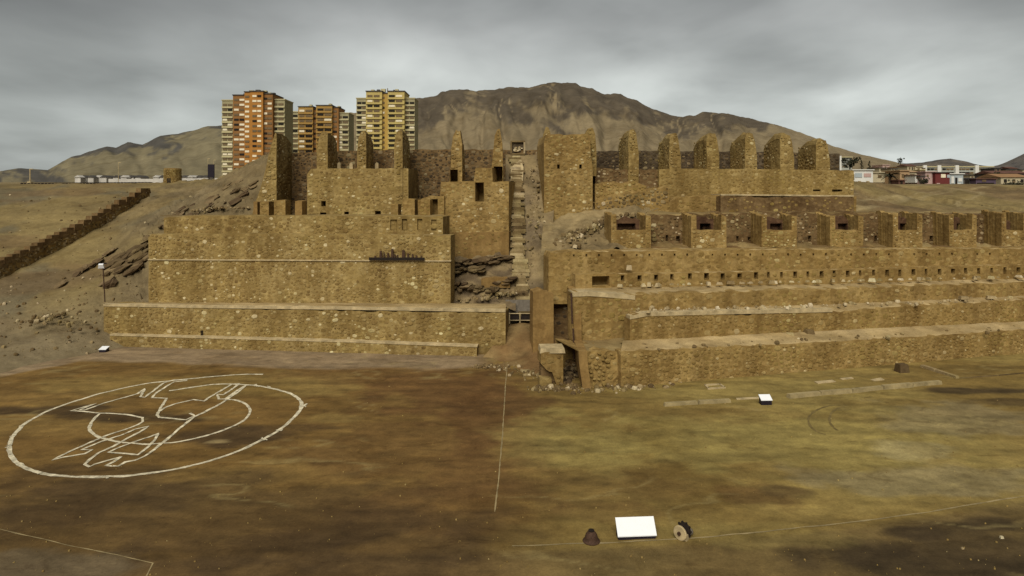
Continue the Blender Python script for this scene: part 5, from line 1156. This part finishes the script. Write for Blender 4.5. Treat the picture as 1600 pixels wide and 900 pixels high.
t3 = tower('tall yellow apartment tower with pale wings, rightmost of the three tower blocks', 350, [
    (557, 573, 154, 0, 'olive_pl', [(.08, .48, 'dark'), (.55, .95, 'lite'), (0, 1, 'slab')]), (572, 597, 143, 3, 'yellow_pl', [(.08, .40, 'pale'), (.48, .84, 'dark'), (0, 1, 'slab')]), (596, 607, 146, 1.5, 'yellow', [(.2, .45, 'dark')]),
    (606, 632, 143, 3, 'yellow_pl', [(.06, .42, 'dark'), (.48, .86, 'pale'), (0, 1, 'slab')]), (631, 648, 154, 0, 'olive_pl', [(.08, .46, 'lite'), (.55, .95, 'std'), (0, 1, 'slab')])], 285, 7.7, pb)
MB().tube(P(605.5, 144, 352), P(605.5, 138, 352), .3, 6).build('mast', M['pole'], t3); MB().box(P(599, 141.5, 353), (2.4, 2, 1.6)).build('roof_tank', M['slab'], t3)

# ================================================================== TOWN AT RIGHT
M['h_white'] = plain('white house paint', (0.60, 0.59, 0.53), .8, .1, .4); M['h_cream'] = plain('cream house paint', (0.42, 0.36, 0.23), .8, .15, .4); M['h_peach'] = plain('peach house paint', (0.37, 0.245, 0.13), .8, .15, .4)
M['h_pink'] = plain('pink house paint', (0.42, 0.29, 0.25), .8, .12, .4); M['h_red'] = plain('dark red house paint', (0.13, 0.030, 0.026), .8, .15, .4); M['h_blue'] = plain('grey blue house paint', (0.33, 0.37, 0.37), .8, .15, .4)
M['h_ochre'] = plain('ochre house paint', (0.26, 0.15, 0.07), .8, .15, .4); M['h_purple'] = plain('dull purple house paint', (0.085, 0.06, 0.085), .8, .15, .4); M['h_flat'] = plain('pale block of flats paint', (0.34, 0.345, 0.29), .8, .12, .2)
def house(label, x0, x1, top, base, Y, mat, dp=7, wins=(), roof=None, door=None, pitched=0.0, rows=None):
    zb = P(0, base, Y).z-.6; zt = P(0, top, Y).z; a = (x0-800)/F*Y; b = (x1-800)/F*Y
    e = empty('house', ((a+b)/2, Y+dp/2, zb), label, 'house')
    MB().box(((a+b)/2, Y+dp/2, (zb+zt)/2), (b-a, dp, zt-zb)).build('wall', M[mat], e)
    rz_ = .18
    if pitched:
        MB().add([(a-.3, Y-.3, zt+.01), (b+.3, Y-.3, zt+.01), (b+.3, Y+dp, zt+.01), (a-.3, Y+dp, zt+.01), (a-.3, Y+dp/2, zt+pitched), (b+.3, Y+dp/2, zt+pitched)], [(0, 1, 5, 4), (2, 3, 4, 5), (0, 4, 3), (1, 2, 5), (3, 2, 1, 0)]).build('roof', M[roof or 'roof_grey'], e)
    else: MB().box(((a+b)/2, Y+dp/2-.1, zt+rz_/2+.003), (b-a+.4, dp+.4, rz_)).build('roof', M[roof or mat], e)
    for (u0, u1, v0, v1, mt) in wins:
        MB().box((a+(b-a)*(u0+u1)/2, Y-.02, zb+.6+(zt-zb-.6)*(v0+v1)/2), ((b-a)*(u1-u0), .16, (zt-zb-.6)*(v1-v0))).build('window' if mt != 'rust_black' else 'door', M[mt], e)
    return e
house('white flat roofed house with wide glazing at the left end of the hilltop town', 1332, 1364, 266, 281, 150, 'h_white', 6, [(.12, .46, .25, .7, 'h_blue'), (.55, .9, .3, .68, 'h_pink'), (.02, .08, .0, .6, 'glass_dark')])
house('low cream house behind the dark palm', 1364, 1402, 270, 281, 156, 'h_cream', 6, [(.2, .35, .3, .7, 'glass_mid'), (.6, .7, .3, .7, 'glass_mid')])
house('peach coloured house right of the dark palm', 1406, 1421, 267, 283, 150, 'h_peach', 7, [(.2, .45, .35, .7, 'glass_mid'), (.6, .8, .35, .7, 'glass_mid')])
house('cream fronted house joined to the peach one', 1420.5, 1436, 269, 281, 151, 'h_cream', 7, [(.1, .5, .3, .75, 'glass_mid'), (.6, .9, .3, .75, 'glass_pale')], pitched=.5, roof='h_peach')
house('brown low shed in front of the peach house', 1404, 1414, 282, 288, 141, 'roof_red', 3, [(.3, .6, .1, .8, 'rust_black')])
house('tall pink gable wall house beside the dark red one', 1446, 1461.5, 269, 288, 148, 'h_pink', 8, [(.12, .3, .62, .8, 'glass_mid')])
house('dark red house with two pale windows', 1461.5, 1484, 270, 290, 147, 'h_red', 8, [(.38, .7, .62, .9, 'glass_pale'), (.8, .99, .62, .85, 'h_blue'), (.08, .3, .02, .2, 'h_pink')], roof='roof_grey')
house('small grey blue house with white panels right of the red house', 1484, 1505, 272, 290, 149, 'h_blue', 7, [(.1, .3, .2, .8, 'h_white'), (.4, .55, .1, .7, 'glass_dark'), (.62, .9, .35, .65, 'h_white'), (.45, .8, .02, .2, 'h_white')], roof='h_white')
house('low brown house in the gap right of the grey blue house', 1504, 1524, 279, 290, 152, 'roof_grey', 7, [(.2, .5, .3, .8, 'glass_dark'), (.7, .9, .2, .6, 'h_cream')])
house('dull purple house with a dark open front', 1525, 1556, 280, 291, 150, 'h_purple', 7, [(.05, .9, .0, .5, 'rust_black'), (.3, .5, .65, .95, 'glass_mid')], roof='roof_red')
house('ochre roofed cream house at the right edge', 1564, 1608, 277, 287, 152, 'h_cream', 8, [(.1, .2, .2, .7, 'glass_dark'), (.4, .5, .2, .7, 'glass_mid'), (.7, .8, .2, .7, 'glass_dark')], pitched=.9, roof='h_ochre')
house('brown roofed house behind the ochre roof at the right edge', 1552, 1605, 271, 280, 172, 'roof_grey', 7, [(.2, .3, .3, .7, 'glass_dark'), (.6, .7, .3, .7, 'h_cream')], pitched=.8, roof='roof_red')
house('small pinkish house high behind the cream houses', 1379, 1390, 258, 264, 240, 'h_pink', 7, [(.3, .5, .3, .7, 'glass_mid')])
house('pale low house between the palm and the long flats', 1424, 1440, 261, 267, 230, 'h_cream', 7, [(.2, .4, .3, .7, 'glass_mid'), (.6, .8, .3, .7, 'glass_mid')])
house('cream house far back above the peach house', 1404, 1420, 261, 267, 225, 'h_peach', 7, [(.2, .4, .3, .7, 'glass_mid'), (.6, .8, .3, .7, 'glass_pale')])
for i_, (x0, x1, t, b_, Y_, m_, w_) in enumerate(((1366, 1377, 262, 268, 235, 'h_flat', 'pale'), (1392, 1403, 264, 270, 190, 'h_cream', 'cream'), (1437, 1446, 266, 274, 180, 'h_peach', 'peach'), (1505, 1514, 272, 279, 190, 'h_white', 'white'), (1516, 1528, 274, 280, 185, 'h_cream', 'cream'),
        (1530, 1541, 272, 279, 200, 'h_flat', 'pale'), (1430, 1438, 274, 281, 146, 'h_white', 'white'), (1438, 1445, 276, 284, 145, 'h_pink', 'pink'))):
    house(['pale hut behind the low cream house', 'cream hut peeping over the palm', 'peach hut left of the tall pink gable', 'white hut just above the grey blue house', 'cream hut above the brown low house', 'pale hut behind the purple house', 'white annex in front of the cream peach house', 'pink annex hugging the tall pink gable'][i_], x0, x1, t, b_, Y_, m_, 5, [(.15, .4, .3, .75, 'glass_mid'), (.6, .85, .3, .75, 'glass_dark')], roof=('roof_red', 'roof_grey', 'slab')[i_ % 3])
for i_ in range(14):                          # crowded upper rows of the town
    x0 = (1366, 1376, 1385, 1396, 1409, 1416, 1424, 1432, 1555, 1563, 1572, 1580, 1588, 1596)[i_]+random.uniform(-2, 2); wd_ = random.uniform(9, 15); Y_ = random.uniform(205, 285); b_ = 271-(i_ % 3)*2.2+(3 if i_ > 7 else 0); t = b_-random.uniform(4.5, 7)
    house(ORD[i_]+' muted little house from the left in the crowded upper rows of the town', x0, x0+wd_, t, b_, Y_, random.choice(('h_cream', 'h_peach', 'h_flat', 'h_pink', 'h_blue', 'roof_grey', 'h_ochre')), 6, [(.15, .35, .3, .75, 'glass_mid'), (.5, .62, .05, .75, 'glass_dark'), (.7, .88, .3, .75, 'glass_mid')], roof=random.choice(('roof_red', 'roof_grey', 'slab')), pitched=random.choice((0, 0, .7)))
def flats(label, x0, x1, top, base, Y, floors, bays, posts):
    zb = P(0, base, Y).z-2; zt = P(0, top, Y).z; a = (x0-800)/F*Y; b = (x1-800)/F*Y
    e = empty('apartment_block', ((a+b)/2, Y, zb), label, 'block of flats')
    MB().box(((a+b)/2, Y+5, (zb+zt)/2), (b-a, 10, zt-zb)).build('wall', M['h_flat'], e)
    MB().box(((a+b)/2, Y+4.9, zt+.2), (b-a+.6, 10.4, .4)).build('roof', M['slab'], e)
    fh = (zt-zb-2)/floors
    for k in range(floors):
        for i in range(bays):
            u = (i+.5)/bays
            if any(abs(u-p) < .35/bays+.012 for p in posts): continue
            o = bpy.data.objects.new('window', wmesh('glass_dark' if random.random() < .55 else 'glass_mid', (b-a)/bays*.86, fh*.46)); COL.objects.link(o); o.parent = e; o.location = (a+(b-a)*u-(a+b)/2, -.05, zt-zb-.55*fh-k*fh)
    for p in posts: MB().box((a+(b-a)*p, Y-.3, (zb+zt)/2+.4), (1.6, .7, zt-zb+.8)).build('stair_column', M['h_white'], e)
flats('long pale block of flats spread behind the red and blue houses', 1441, 1552, 261, 284, 300, 4, 18, (.03, .23, .48, .76))
flats('pale block of flats just right of the last tall pier', 1303, 1331, 246, 262, 330, 5, 6, (.08, .3))

# trees: trunk, limbs and leaf clumps
M['leaf'] = stone_mat('dark tree leaves', [(0.0, (0.018, 0.019, 0.012)), (0.6, (0.035, 0.036, 0.020)), (1.0, (0.065, 0.062, 0.032))]); M['bark'] = plain('bark', (0.07, 0.05, 0.03), .95, .3)
def tree(label, px, base, top, Y, wpx, n=420, shape='round'):
    c = P(px, base, Y); h = (base-top)*Y/F; r = wpx*Y/F/2; e = empty('tree', c, label, 'tree')
    m = MB(); m.tube(c-Vector((0, 0, .4)), c+Vector((0, 0, h*.45)), r*.10, 7)
    for k in range(5):
        a = k*1.3; m.tube(c+Vector((0, 0, h*.3)), c+Vector((math.cos(a)*r*.5, math.sin(a)*r*.5, h*(.55+.06*k))), r*.05, 5)
    m.build('trunk', M['bark'], e); v = []; f = []
    cl = [(Vector((random.gauss(0, .42)*r, random.gauss(0, .42)*r, h*random.uniform(.32, .92))), random.uniform(.25, .5)*r) for _ in range(11)]
    if shape == 'cone': cl = [(Vector((random.uniform(-1, 1)*r*.55*(1-t), random.uniform(-1, 1)*r*.5*(1-t), h*(.15+.8*t))), r*(.5-.3*t)) for t in np.linspace(0, 1, 10)]
    for _ in range(n):
        q, rr = random.choice(cl); d = Vector((random.gauss(0, 1), random.gauss(0, 1), random.gauss(0, .8))).normalized()*rr*random.uniform(.5, 1.1); p = c+q+d
        u = Vector((random.gauss(0, 1), random.gauss(0, 1), random.gauss(0, 1))).normalized(); w_ = u.orthogonal().normalized(); s_ = r*random.uniform(.08, .16); k = len(v)
        v += [p-u*s_-w_*s_*.5, p+u*s_-w_*s_*.5, p+u*s_*.6+w_*s_, p-u*s_*.6+w_*s_]; f.append((k, k+1, k+2, k+3))
    o = mobj('crown', v, f, M['leaf'], e)
tree('broad dark tree in front of the pale block of flats', 1328, 266, 247, 200, 20)
tree('slim dark conifer, left of the pair behind the white house', 1346, 266, 250, 200, 8, 260, 'cone')
tree('slim dark conifer, right of the pair behind the white house', 1358.5, 266, 251, 205, 8, 260, 'cone')
tree('lone dark tree on the skyline above the cream houses', 1407, 258, 247, 380, 10, 260)
tree('low dark bush beside the pink house', 1444, 287, 280, 144, 16, 260)
tree('dark bush at the far end of the long flats', 1560, 287, 268, 170, 16, 280)
tree('dark scrub below the ochre roofed house at the right edge', 1585, 296, 286, 138, 30, 300)
tree('low dark bush on the right slope', 1530, 334, 322, 108, 22, 260)
pc = P(1390, 284, 144); pt_ = empty('palm', pc, 'wide dark palm with drooping fronds before the cream house', 'palm tree')
MB().tube(pc-Vector((0, 0, .4)), pc+Vector((0, 0, 1.3)), .22, 8).build('trunk', M['bark'], pt_)
for k in range(26):
    a = k*2.4; el = random.uniform(.0, 1.2); ln = random.uniform(1.6, 2.9); v = []; f = []
    for i in range(7):
        t = i/6; rr = ln*t*math.cos(el*(1-t*.5)); zz = 1.2+ln*t*math.sin(el)*.8-1.3*t*t; wv = .22*(1-t)*(.4+t*3 if t < .2 else 1)+.03
        d = Vector((math.cos(a), math.sin(a), 0)); sd_ = Vector((-d.y, d.x, -.4)); q = pc+d*rr+Vector((0, 0, zz)); v += [q-sd_*wv, q+Vector((0, 0, .05)), q+sd_*wv]
        if i: f += [(3*i-3, 3*i-2, 3*i+1, 3*i), (3*i-2, 3*i-1, 3*i+2, 3*i+1)]
    mobj('frond', v, f, M['leaf'], pt_)
for px, lab in ((1333, 'first pale boulder from the left below the white house'), (1343, 'second pale boulder from the left below the white house'), (1356, 'third pale boulder from the left below the white house')):
    rk(px, 286, 140, .6, lab, 'stone_pale', 'boulder', .75, .8, .8)
